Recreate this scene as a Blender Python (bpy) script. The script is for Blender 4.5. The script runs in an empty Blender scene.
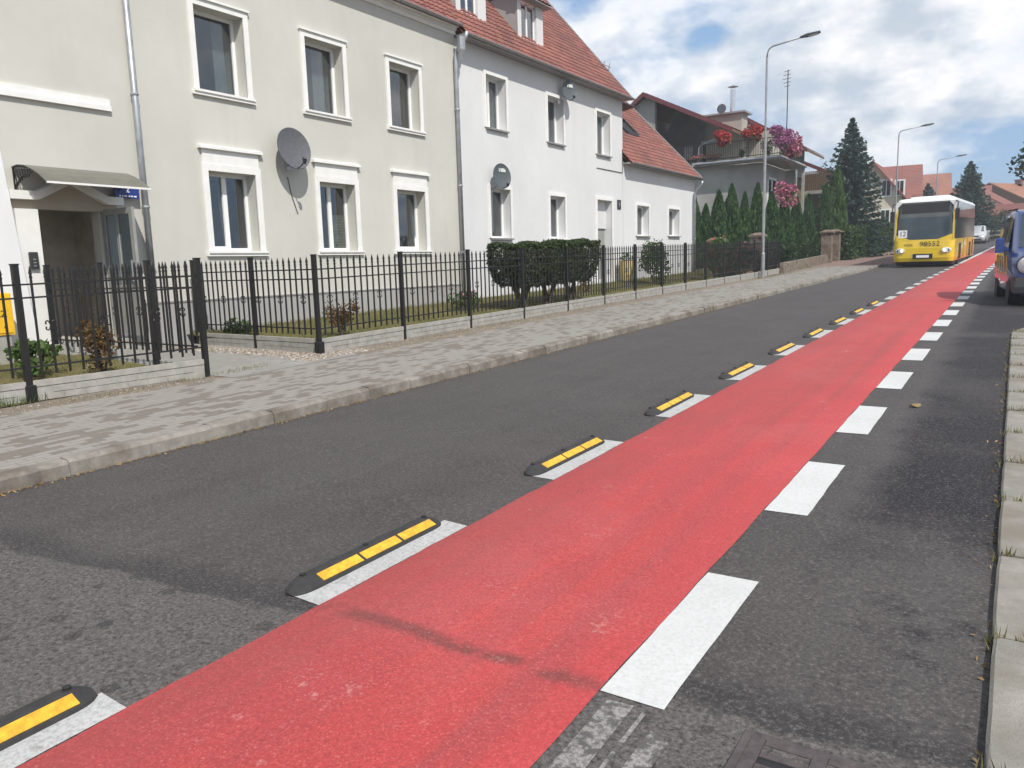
import bpy, math, random
from mathutils import Vector, Matrix
random.seed(7)
R = random.Random(11)
C = bpy.context.scene.collection
sc = bpy.context.scene
PI = math.pi
# ------------------------------------------------------------------ helpers
ORG = {}
class MB:
    """collects faces of ONE mesh"""
    def __init__(s): s.v=[]; s.f=[]; s.mi=[]; s.uv=None; s.m=None; s.cur=0
    def vert(s,p):
        p=Vector(p)
        if s.m is not None: p=s.m@p
        s.v.append(p); return len(s.v)-1
    def face(s,idx): s.f.append(tuple(idx)); s.mi.append(s.cur)
    def poly(s,pts): s.face([s.vert(p) for p in pts])
    def box(s,x0,y0,z0,x1,y1,z1):
        a=[s.vert(p) for p in ((x0,y0,z0),(x1,y0,z0),(x1,y1,z0),(x0,y1,z0),(x0,y0,z1),(x1,y0,z1),(x1,y1,z1),(x0,y1,z1))]
        for q in ((3,2,1,0),(4,5,6,7),(0,1,5,4),(1,2,6,5),(2,3,7,6),(3,0,4,7)): s.face([a[i] for i in q])
    def hexa(s,p):
        a=[s.vert(q) for q in p]
        for q in ((3,2,1,0),(4,5,6,7),(0,1,5,4),(1,2,6,5),(2,3,7,6),(3,0,4,7)): s.face([a[i] for i in q])
    def bbox(s,x0,y0,z0,x1,y1,z1,b):
        """box with chamfered upper edges"""
        lo=[(x0,y0,z0),(x1,y0,z0),(x1,y1,z0),(x0,y1,z0)]
        mi=[(x0,y0,z1-b),(x1,y0,z1-b),(x1,y1,z1-b),(x0,y1,z1-b)]
        hi=[(x0+b,y0+b,z1),(x1-b,y0+b,z1),(x1-b,y1-b,z1),(x0+b,y1-b,z1)]
        s.loft([lo,mi,hi],caps=True)
    def loft(s,rings,caps=False,closed=True):
        ids=[[s.vert(p) for p in r] for r in rings]
        n=len(ids[0])
        for a,b in zip(ids,ids[1:]):
            for i in range(n if closed else n-1):
                j=(i+1)%n; s.face((a[i],a[j],b[j],b[i]))
        if caps:
            s.face(list(reversed(ids[0]))); s.face(ids[-1])
    def tube(s,pts,r,seg=8,caps=True):
        pts=[Vector(p) for p in pts]; n=len(pts)
        rr=r if isinstance(r,(list,tuple)) else [r]*n
        rings=[]; up=None
        for i,p in enumerate(pts):
            d=(pts[min(i+1,n-1)]-pts[max(i-1,0)]).normalized()
            if up is None:
                up=Vector((0,0,1)) if abs(d.z)<.9 else Vector((1,0,0))
            a=d.cross(up).normalized(); b=a.cross(d).normalized(); up=b
            rings.append([p+(a*math.cos(t)+b*math.sin(t))*rr[i] for t in [2*PI*k/seg for k in range(seg)]])
        s.loft(rings,caps=caps)
    def bar(s,a,b,w,h=None):
        """square bar from a to b"""
        a=Vector(a); b=Vector(b); d=(b-a).normalized(); h=h or w
        u=Vector((0,0,1)) if abs(d.z)<.95 else Vector((0,1,0))
        x=d.cross(u).normalized()*w/2; y=x.cross(d).normalized()*h/2
        s.loft([[p-x-y,p+x-y,p+x+y,p-x+y] for p in (a,b)],caps=True)
    def lathe(s,prof,c=(0,0,0),axis='z',seg=16):
        rings=[]
        for r,h in prof:
            ring=[]
            for k in range(seg):
                t=2*PI*k/seg; x,y=r*math.cos(t),r*math.sin(t)
                p={'z':(x,y,h),'x':(h,x,y),'y':(y,h,x)}[axis]
                ring.append(Vector(p)+Vector(c))
            rings.append(ring)
        s.loft(rings,caps=True)
    def prism(s,pts,d):
        """polygon pts (3d) extruded along d"""
        d=Vector(d); a=[Vector(p) for p in pts]; s.loft([a,[p+d for p in a]],caps=True)
    def build(s,name,mat,parent=None,smooth=False,local=False,kind=None):
        me=bpy.data.meshes.new(name)
        if parent is not None: off=Vector((0,0,0)) if local else ORG[parent.name]
        elif kind or local: off=Vector((0,0,0))
        else:
            xs=[p.x for p in s.v]; ys=[p.y for p in s.v]
            off=Vector(((min(xs)+max(xs))/2,(min(ys)+max(ys))/2,min(p.z for p in s.v)))
        me.from_pydata([p-off for p in s.v],[],s.f); 
        mats=mat if isinstance(mat,(list,tuple)) else [mat]
        for m in mats: me.materials.append(m)
        if len(mats)>1: me.polygons.foreach_set('material_index',s.mi)
        if s.uv:
            uv=me.uv_layers.new(name='UVMap')
            for l in me.loops: uv.data[l.index].uv=s.uv[l.vertex_index]
        me.validate(); me.update()
        if smooth: me.shade_smooth()
        o=bpy.data.objects.new(name,me); C.objects.link(o)
        if parent is not None: o.parent=parent; ORG[o.name]=ORG[parent.name]
        else: o.location=off; ORG[o.name]=off
        if kind: o['kind']=kind
        return o
def tag(o,label,cat,group=None):
    o['label']=label; o['category']=cat
    if group: o['group']=group
    return o
def thing(name,label,cat,loc,group=None,rz=0):
    o=bpy.data.objects.new(name,None); C.objects.link(o); o.location=loc; o.rotation_euler=(0,0,rz)
    o.empty_display_size=.2; ORG[o.name]=Vector(loc); return tag(o,label,cat,group)
def dup(root,loc,label=None,rz=None,scale=None):
    r=root.copy(); C.objects.link(r); r.location=loc
    if label: r['label']=label
    if rz is not None: r.rotation_euler=(0,0,rz)
    if scale is not None: r.scale=scale
    def rec(src,dst):
        for ch in [o for o in src.children]:
            c=ch.copy(); C.objects.link(c); c.parent=dst; rec(ch,c)
    rec(root,r); return r
def text_mesh(name,body,size,mat,parent,M,depth=.004,align='CENTER',sx=1.0):
    cu=bpy.data.curves.new('txt','FONT'); cu.body=body; cu.size=size; cu.extrude=depth/2; cu.align_x=align; cu.align_y='CENTER'
    ob=bpy.data.objects.new('txt',cu); C.objects.link(ob)
    dg=bpy.context.evaluated_depsgraph_get()
    me=bpy.data.meshes.new_from_object(ob.evaluated_get(dg)); bpy.data.objects.remove(ob); bpy.data.curves.remove(cu)
    me.transform(Matrix.Translation(-ORG[parent.name])@M@Matrix.Diagonal((sx,1,1,1)))
    me.materials.clear(); me.materials.append(mat)
    o=bpy.data.objects.new(name,me); C.objects.link(o); o.parent=parent; ORG[o.name]=ORG[parent.name]; return o
def frame_m(origin,xdir,ydir):
    x=Vector(xdir).normalized(); y=Vector(ydir).normalized(); z=x.cross(y)
    m=Matrix((x,y,z)).transposed().to_4x4(); m.translation=origin; return m
def lerp(t,xs,ys):
    if t<=xs[0]: return ys[0]
    for i in range(len(xs)-1):
        if t<=xs[i+1]:
            k=(t-xs[i])/(xs[i+1]-xs[i]); return ys[i]+(ys[i+1]-ys[i])*k
    return ys[-1]
# smooth tables for the road's course
TY=[0,35,45,60,75,90,120,160,220]
def sm(tab,y):
    # average of lerp over a window = smooth curve
    return sum(lerp(y+d,TY,tab) for d in (-4,-2,0,2,4))/5
def cshift(y): return sm([0,0,.25,.75,1.6,3.2,9,22,55],y) if y>28 else 0
def gz(y):
    y0=min(y,115)
    base=-1.6+.0195*y0+ (0 if y<=115 else .004*(min(y,200)-115))
    return base+(sm([0,0,.08,.3,.72,1.1,1.5,1.6,1.6],y) if y>28 else 0)

# ------------------------------------------------------------------ materials
def newmat(name):
    m=bpy.data.materials.new(name); m.use_nodes=True; nt=m.node_tree
    for n in list(nt.nodes): nt.nodes.remove(n)
    out=nt.nodes.new('ShaderNodeOutputMaterial'); b=nt.nodes.new('ShaderNodeBsdfPrincipled')
    nt.links.new(b.outputs[0],out.inputs[0]); return m,nt,b
def nd(nt,t,**k):
    n=nt.nodes.new(t)
    for a,v in k.items():
        if hasattr(n,a): setattr(n,a,v)
        else: n.inputs[a.replace('_',' ')].default_value=v
    return n
def L(nt,a,b): nt.links.new(a,b)
def noise(nt,vec,scale,detail=4,rough=.55):
    n=nt.nodes.new('ShaderNodeTexNoise'); n.inputs['Scale'].default_value=scale; n.inputs['Detail'].default_value=detail; n.inputs['Roughness'].default_value=rough
    if vec is not None: L(nt,vec,n.inputs['Vector'])
    return n.outputs['Fac']
def ramp(nt,fac,stops):
    r=nt.nodes.new('ShaderNodeValToRGB'); e=r.color_ramp.elements
    while len(e)<len(stops): e.new(.5)
    for i,(p,c) in enumerate(stops):
        e[i].position=p; e[i].color=(c,c,c,1) if isinstance(c,(int,float)) else (*c,1)
    L(nt,fac,r.inputs[0]); return r.outputs[0]
def mixc(nt,fac,a,b,mode='MIX'):
    n=nt.nodes.new('ShaderNodeMix'); n.data_type='RGBA'; n.blend_type=mode
    for s,v in ((n.inputs[0],fac),(n.inputs[6],a),(n.inputs[7],b)):
        if isinstance(v,(int,float)): s.default_value=v
        elif isinstance(v,tuple): s.default_value=(*v,1)
        else: L(nt,v,s)
    return n.outputs[2]
def math_(nt,op,a,b=None,clamp=False):
    n=nt.nodes.new('ShaderNodeMath'); n.operation=op; n.use_clamp=clamp
    for i,v in enumerate((a,b)):
        if v is None: continue
        if isinstance(v,(int,float)): n.inputs[i].default_value=v
        else: L(nt,v,n.inputs[i])
    return n.outputs[0]
def bump(nt,b,h,strength=.3,dist=.01):
    n=nt.nodes.new('ShaderNodeBump'); n.inputs['Strength'].default_value=strength; n.inputs['Distance'].default_value=dist
    L(nt,h,n.inputs['Height']); L(nt,n.outputs[0],b.inputs['Normal'])
def objc(nt,scale=None):
    t=nt.nodes.new('ShaderNodeTexCoord'); v=t.outputs['Object']
    if scale:
        m=nt.nodes.new('ShaderNodeMapping'); m.inputs['Scale'].default_value=scale; L(nt,v,m.inputs[0]); v=m.outputs[0]
    return v
def geo(nt): return nt.nodes.new('ShaderNodeNewGeometry')
def wpos(nt): return geo(nt).outputs['Position']
def M(name,col,rough=.7,var=.12,scale=6,bmp=0,bscale=60,metal=0,spec=.5,coat=0,dist=.005):
    m,nt,b=newmat(name); v=objc(nt)
    if var:
        n=noise(nt,v,scale,5,.6); lo=tuple(c*(1-var*1.6) for c in col); hi=tuple(min(1,c*(1+var)) for c in col)
        L(nt,ramp(nt,n,[(.3,lo),(.7,hi)]),b.inputs['Base Color'])
    else: b.inputs['Base Color'].default_value=(*col,1)
    b.inputs['Roughness'].default_value=rough; b.inputs['Metallic'].default_value=metal
    b.inputs['Specular IOR Level'].default_value=spec; b.inputs['Coat Weight'].default_value=coat
    if bmp: bump(nt,b,noise(nt,v,bscale,3,.6),bmp,dist)
    return m
def stucco(name,col,stain=.1):
    m,nt,b=newmat(name); v=wpos(nt)
    n1=noise(nt,v,.45,5,.6); n2=noise(nt,v,5,4,.6); n3=noise(nt,v,170,2,.6)
    mp=nt.nodes.new('ShaderNodeMapping'); mp.inputs['Scale'].default_value=(2.2,2.2,.16); L(nt,v,mp.inputs[0])
    st=noise(nt,mp.outputs[0],1.2,5,.6)
    c=mixc(nt,ramp(nt,n1,[(.35,0),(.7,1)]),tuple(x*(1-stain) for x in col),tuple(min(1,x*1.03) for x in col))
    c=mixc(nt,math_(nt,'MULTIPLY',ramp(nt,st,[(.5,0),(.75,1)]),stain*1.6),c,tuple(x*.66 for x in col))
    c=mixc(nt,math_(nt,'MULTIPLY',ramp(nt,n2,[(.45,0),(.75,1)]),.16),c,tuple(x*.82 for x in col))
    L(nt,c,b.inputs['Base Color']); b.inputs['Roughness'].default_value=.93; b.inputs['Specular IOR Level'].default_value=.2
    bump(nt,b,n3,.35,.004); return m
def leafmat(name,lo,mid,hi,rough=.55,trans=.25):
    m,nt,b=newmat(name); g=geo(nt)
    c=ramp(nt,g.outputs['Random Per Island'],[(0,lo),(.5,mid),(1,hi)])
    n=noise(nt,objc(nt),1.6,3,.5)
    c=mixc(nt,ramp(nt,n,[(.35,0),(.65,.45)]),c,mid)
    L(nt,c,b.inputs['Base Color']); b.inputs['Roughness'].default_value=rough; b.inputs['Specular IOR Level'].default_value=.3
    if trans:
        out=[x for x in nt.nodes if x.type=='OUTPUT_MATERIAL'][0]
        t=nt.nodes.new('ShaderNodeBsdfTranslucent'); L(nt,c,t.inputs[0]); mx=nt.nodes.new('ShaderNodeMixShader'); mx.inputs[0].default_value=trans
        L(nt,b.outputs[0],mx.inputs[1]); L(nt,t.outputs[0],mx.inputs[2]); L(nt,mx.outputs[0],out.inputs[0])
    return m
def glassmat(name,tint=(.55,.6,.62),refl=1.0):
    m=bpy.data.materials.new(name); m.use_nodes=True; nt=m.node_tree
    for n in list(nt.nodes): nt.nodes.remove(n)
    out=nt.nodes.new('ShaderNodeOutputMaterial'); t=nt.nodes.new('ShaderNodeBsdfTransparent'); t.inputs[0].default_value=(*tint,1)
    g=nt.nodes.new('ShaderNodeBsdfGlossy'); g.inputs['Roughness'].default_value=.015; g.inputs['Color'].default_value=(.95,.97,1,1)
    f=nt.nodes.new('ShaderNodeFresnel'); f.inputs[0].default_value=1.55
    mx=nt.nodes.new('ShaderNodeMixShader'); fa=math_(nt,'ADD',math_(nt,'MULTIPLY',f.outputs[0],1.7*refl),.07*refl,True); L(nt,math_(nt,'MULTIPLY',fa,math_(nt,'SUBTRACT',1.0,geo(nt).outputs['Backfacing'])),mx.inputs[0])
    L(nt,t.outputs[0],mx.inputs[1]); L(nt,g.outputs[0],mx.inputs[2]); L(nt,mx.outputs[0],out.inputs[0]); return m

MT={}
def asphalt():
    m,nt,b=newmat('asphalt'); v=wpos(nt); sp=nt.nodes.new('ShaderNodeSeparateXYZ'); L(nt,v,sp.inputs[0])
    fine=noise(nt,v,52,4,.8); mid=noise(nt,v,1.1,6,.65); big=noise(nt,v,.28,4,.6)
    mp=nt.nodes.new('ShaderNodeMapping'); mp.inputs['Scale'].default_value=(3.0,.10,1); L(nt,v,mp.inputs[0])
    streak=noise(nt,mp.outputs[0],1,5,.6)
    new=mixc(nt,ramp(nt,mid,[(.3,0),(.72,1)]),(.056,.049,.047),(.082,.072,.069))
    new=mixc(nt,math_(nt,'MULTIPLY',ramp(nt,streak,[(.4,0),(.7,1)]),.5),new,(.084,.078,.076))
    # dark oily band along the right hand gutter side
    xr=sp.outputs[0]
    wet=math_(nt,'MULTIPLY',ramp(nt,math_(nt,'ADD',xr,math_(nt,'MULTIPLY',mid,.5)),[(.0,0),(.35,1)]),1)
    # right side: x>-1.0 darker blotches
    nb=noise(nt,v,1.5,7,.72); nb2=noise(nt,v,.6,5,.6)
    m1=math_(nt,'MULTIPLY',math_(nt,'SUBTRACT',math_(nt,'ADD',sp.outputs[1],math_(nt,'MULTIPLY',nb,2.6)),5.3),1.1,True)
    m2=math_(nt,'MULTIPLY',math_(nt,'ADD',xr,math_(nt,'ADD',.50,math_(nt,'MULTIPLY',nb,.55))),5.0,True)
    rb=math_(nt,'MULTIPLY',math_(nt,'MULTIPLY',m1,m2),ramp(nt,nb2,[(.34,.45),(.50,1)]))
    rb=math_(nt,'MAXIMUM',rb,math_(nt,'MULTIPLY',math_(nt,'MULTIPLY',m2,.7),ramp(nt,nb,[(.56,0),(.64,1)])))
    new=mixc(nt,math_(nt,'MULTIPLY',rb,.92),new,(.008,.006,.009))
    # old coarse surface near the camera, ragged edge about y=2.2
    ed=math_(nt,'ADD',sp.outputs[1],math_(nt,'MULTIPLY',math_(nt,'SUBTRACT',noise(nt,v,2.2,5,.6),.5),.45))
    ed=math_(nt,'ADD',ed,math_(nt,'MULTIPLY',sp.outputs[0],-.10))
    oldm=math_(nt,'MULTIPLY',math_(nt,'SUBTRACT',2.54,ed),24.0,True)
    old=mixc(nt,ramp(nt,fine,[(.35,0),(.62,1)]),(.066,.058,.055),(.138,.121,.113))
    vo=nt.nodes.new('ShaderNodeTexVoronoi'); vo.inputs['Scale'].default_value=4.6; vo.inputs['Randomness'].default_value=1; L(nt,v,vo.inputs['Vector'])
    spot=ramp(nt,math_(nt,'ADD',vo.outputs['Distance'],math_(nt,'MULTIPLY',noise(nt,v,9,3,.6),.25)),[(.29,1),(.34,0)])
    old=mixc(nt,math_(nt,'MULTIPLY',spot,.75),old,(.042,.037,.037))
    old=mixc(nt,math_(nt,'MULTIPLY',ramp(nt,mid,[(.45,0),(.7,1)]),.35),old,(.07,.066,.063))
    # thin sealed rim of the new layer
    rim=math_(nt,'MULTIPLY',math_(nt,'SUBTRACT',2.80,ed),5.5,True)
    new=mixc(nt,math_(nt,'MULTIPLY',rim,.55),new,(.026,.025,.026))
    c=mixc(nt,oldm,new,old)
    sr=math_(nt,'MULTIPLY',ramp(nt,fine,[(.54,0),(.64,1)]),.55)
    c=mixc(nt,sr,c,(.21,.19,.18))
    c=mixc(nt,math_(nt,'MULTIPLY',ramp(nt,fine,[(.34,1),(.46,0)]),.75),c,(.016,.014,.015))
    f2=noise(nt,v,95,2,.6); c=mixc(nt,math_(nt,'MULTIPLY',ramp(nt,f2,[(.60,0),(.70,1)]),.5),c,(.22,.20,.19))
    c=mixc(nt,1.0,c,(.86,.86,.86),'MULTIPLY'); L(nt,c,b.inputs['Base Color']); b.inputs['Roughness'].default_value=.82; b.inputs['Specular IOR Level'].default_value=.35
    bump(nt,b,fine,.35,.006); return m
def paint(name,col,wear,worncol,wscale=30,amt=.5,streaks=False):
    m,nt,b=newmat(name); v=wpos(nt); fine=noise(nt,v,52,4,.8); mid=noise(nt,v,1.3,6,.65); w=noise(nt,v,wscale,4,.7)
    c=mixc(nt,ramp(nt,mid,[(.3,0),(.7,1)]),tuple(x*.84 for x in col),col)
    if streaks:
        mp=nt.nodes.new('ShaderNodeMapping'); mp.inputs['Scale'].default_value=(3.2,.09,1); L(nt,v,mp.inputs[0])
        s=noise(nt,mp.outputs[0],1.5,6,.65); c=mixc(nt,math_(nt,'MULTIPLY',ramp(nt,s,[(.42,0),(.68,1)]),.7),c,(.33,.065,.065))
        s2=noise(nt,v,.55,6,.7); c=mixc(nt,math_(nt,'MULTIPLY',ramp(nt,s2,[(.5,0),(.7,1)]),.42),c,(.56,.14,.135))
        sp=nt.nodes.new('ShaderNodeSeparateXYZ'); L(nt,v,sp.inputs[0])
        # ridge of the old/new joint showing through as a dirty line
        l=math_(nt,'ABSOLUTE',math_(nt,'SUBTRACT',math_(nt,'ADD',sp.outputs[1],math_(nt,'MULTIPLY',noise(nt,v,2.5,4,.6),.14)),2.44))
        lm=math_(nt,'MULTIPLY',ramp(nt,l,[(.015,1),(.07,0)]),ramp(nt,noise(nt,v,3.2,3,.6),[(.42,0),(.55,1)]))
        c=mixc(nt,math_(nt,'MULTIPLY',lm,.75),c,(.12,.05,.045))
        spk=noise(nt,v,105,2,.6); c=mixc(nt,math_(nt,'MULTIPLY',ramp(nt,spk,[(.57,0),(.69,1)]),.45),c,(.70,.24,.22))
        c=mixc(nt,math_(nt,'MULTIPLY',ramp(nt,spk,[(.32,1),(.44,0)]),.5),c,(.22,.035,.038))
        c=mixc(nt,math_(nt,'MULTIPLY',ramp(nt,math_(nt,'ADD',sp.outputs[0],math_(nt,'MULTIPLY',noise(nt,v,.9,5,.6),.7)),[(0,0),(1,1)]),0.0),c,(.3,.05,.05))
        edl=math_(nt,'MULTIPLY',math_(nt,'SUBTRACT',math_(nt,'MULTIPLY',noise(nt,v,1.1,6,.65),1.1),math_(nt,'ADD',sp.outputs[0],2.62)),1.5,True)
        c=mixc(nt,math_(nt,'MULTIPLY',edl,.42),c,(.25,.055,.055))
        edr=math_(nt,'MULTIPLY',math_(nt,'SUBTRACT',math_(nt,'ADD',sp.outputs[0],1.78),math_(nt,'MULTIPLY',noise(nt,v,.8,5,.6),.55)),2.2,True)
        c=mixc(nt,math_(nt,'MULTIPLY',edr,.45),c,(.64,.068,.078))
        lt=ramp(nt,noise(nt,v,2.3,6,.8),[(.60,0),(.72,1)])
        c=mixc(nt,math_(nt,'MULTIPLY',lt,math_(nt,'MULTIPLY',ramp(nt,w,[(.5,0),(.6,1)]),.5)),c,(.72,.50,.45))
    c=mixc(nt,math_(nt,'MULTIPLY',ramp(nt,fine,[(.36,1),(.52,0)]),amt),c,worncol)
    c=mixc(nt,math_(nt,'MULTIPLY',ramp(nt,fine,[(.52,0),(.68,1)]),amt*.45),c,tuple(min(.85,x*1.25+.06) for x in col))
    c=mixc(nt,math_(nt,'MULTIPLY',ramp(nt,w,[(wear,0),(wear+.1,1)]),amt),c,worncol)
    c=mixc(nt,1.0,c,(.86,.86,.86),'MULTIPLY'); L(nt,c,b.inputs['Base Color']); b.inputs['Roughness'].default_value=.75; b.inputs['Specular IOR Level'].default_value=.35
    bump(nt,b,fine,.5,.005); return m
def pavers(name,light,dark,thr,bw=.2,bh=.1,grout=(.16,.15,.135)):
    m,nt,b=newmat(name); v=wpos(nt)
    mp=nt.nodes.new('ShaderNodeMapping'); mp.inputs['Rotation'].default_value=(0,0,PI/2); L(nt,v,mp.inputs[0])
    br=nt.nodes.new('ShaderNodeTexBrick'); L(nt,mp.outputs[0],br.inputs['Vector'])
    br.inputs['Scale'].default_value=1; br.inputs['Brick Width'].default_value=bw; br.inputs['Row Height'].default_value=bh; br.inputs['Mortar Size'].default_value=.004
    br.inputs['Mortar Smooth'].default_value=.3; br.inputs['Color1'].default_value=(0,0,0,1); br.inputs['Color2'].default_value=(1,1,1,1); br.inputs['Mortar'].default_value=(0,0,0,1)
    ms=nt.nodes.new('ShaderNodeMapping'); ms.inputs['Scale'].default_value=(2.6,.62,1); L(nt,v,ms.inputs[0]); big=noise(nt,ms.outputs[0],1.0,4,.6)
    sel=math_(nt,'ADD',math_(nt,'MULTIPLY',br.outputs['Color'],.62),math_(nt,'MULTIPLY',big,1.05))
    c=mixc(nt,math_(nt,'GREATER_THAN',sel,thr),light,dark)
    c=mixc(nt,math_(nt,'MULTIPLY',br.outputs['Color'],.22),c,tuple(x*1.15 for x in light))
    c=mixc(nt,math_(nt,'MULTIPLY',ramp(nt,noise(nt,v,3,5,.65),[(.4,0),(.75,1)]),.4),c,tuple(x*.74 for x in light))
    c=mixc(nt,math_(nt,'MULTIPLY',ramp(nt,noise(nt,v,140,2,.6),[(.4,0),(.7,1)]),.22),c,tuple(x*.5 for x in light))
    c=mixc(nt,br.outputs['Fac'],c,grout)
    c=mixc(nt,1.0,c,(.86,.86,.86),'MULTIPLY'); L(nt,c,b.inputs['Base Color']); b.inputs['Roughness'].default_value=.9; b.inputs['Specular IOR Level'].default_value=.25
    h=math_(nt,'SUBTRACT',math_(nt,'MULTIPLY',noise(nt,v,120,2,.6),.3),br.outputs['Fac']); bump(nt,b,h,.5,.006); return m
def stone(name,col,dark,scale=12):
    m,nt,b=newmat(name); v=wpos(nt); n=noise(nt,v,scale,6,.7); n2=noise(nt,v,1.7,5,.65); f=noise(nt,v,150,2,.7)
    c=mixc(nt,ramp(nt,n,[(.35,0),(.65,1)]),tuple(x*.7 for x in col),col)
    c=mixc(nt,math_(nt,'MULTIPLY',ramp(nt,n2,[(.42,0),(.62,1)]),.75),c,dark)
    c=mixc(nt,math_(nt,'MULTIPLY',ramp(nt,f,[(.55,0),(.7,1)]),.4),c,tuple(x*.45 for x in col))
    c=mixc(nt,1.0,c,(.86,.86,.86),'MULTIPLY'); L(nt,c,b.inputs['Base Color']); b.inputs['Roughness'].default_value=.92; b.inputs['Specular IOR Level'].default_value=.2
    bump(nt,b,math_(nt,'ADD',n,math_(nt,'MULTIPLY',f,.5)),.6,.012); return m
def soilmat(name,a,bc,c3,scale=9):
    m,nt,b=newmat(name); v=wpos(nt); n=noise(nt,v,scale,6,.7); n2=noise(nt,v,.8,5,.6); f=noise(nt,v,70,3,.7)
    c=mixc(nt,ramp(nt,n,[(.35,0),(.65,1)]),a,bc); c=mixc(nt,ramp(nt,n2,[(.42,0),(.6,1)]),c,c3)
    c=mixc(nt,math_(nt,'MULTIPLY',ramp(nt,f,[(.4,1),(.6,0)]),.5),c,tuple(x*.55 for x in a))
    c=mixc(nt,1.0,c,(.86,.86,.86),'MULTIPLY'); L(nt,c,b.inputs['Base Color']); b.inputs['Roughness'].default_value=.95; b.inputs['Specular IOR Level'].default_value=.1
    bump(nt,b,math_(nt,'ADD',n,f),.8,.02); return m
def tilemat(name,a,bc,dark):
    m,nt,b=newmat(name); uv=nt.nodes.new('ShaderNodeUVMap')
    sp=nt.nodes.new('ShaderNodeVectorMath'); sp.operation='FLOOR'; L(nt,uv.outputs[0],sp.inputs[0])
    wn=nt.nodes.new('ShaderNodeTexWhiteNoise'); wn.noise_dimensions='2D'; L(nt,sp.outputs[0],wn.inputs['Vector'])
    c=ramp(nt,wn.outputs['Value'],[(0,a),(.6,bc),(1,tuple(x*1.12 for x in bc))])
    v=wpos(nt); c=mixc(nt,math_(nt,'MULTIPLY',ramp(nt,noise(nt,v,.7,5,.65),[(.45,0),(.7,1)]),.55),c,dark)
    c=mixc(nt,math_(nt,'MULTIPLY',ramp(nt,noise(nt,v,25,3,.6),[(.5,0),(.8,1)]),.3),c,dark)
    L(nt,c,b.inputs['Base Color']); b.inputs['Roughness'].default_value=.75; b.inputs['Specular IOR Level'].default_value=.3; return m
def rubble(name,scale=5):
    m,nt,b=newmat(name); v=objc(nt); vo=nt.nodes.new('ShaderNodeTexVoronoi'); vo.feature='DISTANCE_TO_EDGE'; vo.inputs['Scale'].default_value=scale; L(nt,v,vo.inputs['Vector'])
    vc=nt.nodes.new('ShaderNodeTexVoronoi'); vc.inputs['Scale'].default_value=scale; L(nt,v,vc.inputs['Vector'])
    sx=nt.nodes.new('ShaderNodeSeparateXYZ'); L(nt,vc.outputs['Color'],sx.inputs[0])
    c=ramp(nt,sx.outputs[0],[(0,(.13,.09,.06)),(.5,(.21,.155,.11)),(1,(.28,.23,.18))])
    c=mixc(nt,ramp(nt,vo.outputs['Distance'],[(.02,1),(.06,0)]),c,(.24,.22,.19))
    c=mixc(nt,math_(nt,'MULTIPLY',noise(nt,v,40,3,.6),.3),c,(.1,.08,.06))
    L(nt,c,b.inputs['Base Color']); b.inputs['Roughness'].default_value=.92; bump(nt,b,ramp(nt,vo.outputs['Distance'],[(.0,0),(.1,1)]),.7,.03); return m

m_asph=asphalt()
m_red=paint('red_lane_paint',(.55,.066,.066),.66,(.27,.048,.05),26,.45,True)
m_white=paint('white_road_paint',(.68,.685,.665),.62,(.42,.41,.40),22,.35)
m_white2=paint('scuffed_white_paint',(.56,.555,.54),.58,(.26,.25,.245),14,.6)
m_oldwhite=paint('worn_white_paint',(.33,.31,.29),.46,(.10,.095,.09),16,.95)
m_pav=pavers('concrete_pavers',(.335,.31,.278),(.175,.148,.12),.95)
m_redpav=pavers('reddish_pavers',(.30,.20,.17),(.22,.15,.13),.95)
m_kerb=stone('granite_kerb',(.37,.34,.30),(.13,.105,.08),9)
m_kerb2=stone('concrete_kerb',(.36,.335,.295),(.22,.19,.15),4)
m_soil=soilmat('dry_soil',(.25,.205,.16),(.36,.31,.25),(.30,.255,.20))
m_lawn=soilmat('dry_lawn',(.18,.16,.07),(.26,.22,.11),(.12,.13,.045),6)
m_verge=soilmat('grass_verge',(.09,.10,.035),(.16,.15,.07),(.13,.12,.06),6)
m_field=soilmat('far_ground',(.07,.085,.03),(.10,.10,.05),(.12,.11,.06),.6)
m_path=stone('path_concrete',(.38,.36,.335),(.30,.285,.26),7)
m_beige=stucco('beige_stucco',(.59,.575,.525),.10)
m_whitew=stucco('white_stucco',(.685,.685,.685),.06)
m_trim=M('white_trim',(.80,.79,.765),.8,.04,4,.15,120)
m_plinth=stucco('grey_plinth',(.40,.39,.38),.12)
m_grey=stucco('raw_grey_render',(.42,.41,.385),.34)
m_cream=stucco('cream_render',(.70,.64,.53),.15); m_cream2=stucco('grey_beige_render',(.44,.41,.35),.2)
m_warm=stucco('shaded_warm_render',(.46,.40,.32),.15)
m_frame=M('window_frame_white',(.84,.84,.83),.35,.03,5)
m_glass=glassmat('window_glass')
m_dglass=glassmat('dark_vehicle_glass',(.30,.34,.34),1.1)
m_room=M('room_interior',(.24,.22,.20),.9,.2,2)
m_curtb=M('brown_curtain_cloth',(.30,.22,.15),.9,.15,9)
m_curt=M('curtain_cloth',(.68,.67,.63),.9,.08,9)
m_blind=M('pleated_blind',(.52,.45,.30),.85,.08,40)
m_zinc=M('zinc_pipe',(.42,.44,.46),.45,.15,5,metal=.65)
m_sill=M('sill_dark_sheet',(.30,.29,.29),.5,.15,8,metal=.2)
m_tile=tilemat('red_roof_tiles',(.175,.066,.053),(.25,.098,.078),(.12,.068,.06))
m_tile2=tilemat('maroon_roof_tiles',(.17,.030,.03),(.23,.048,.045),(.09,.03,.03))
m_tile3=tilemat('orange_roof_tiles',(.23,.10,.07),(.30,.14,.10),(.17,.08,.065))
m_tile4=tilemat('brown_roof_tiles',(.24,.10,.06),(.32,.15,.09),(.15,.07,.05))
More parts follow.
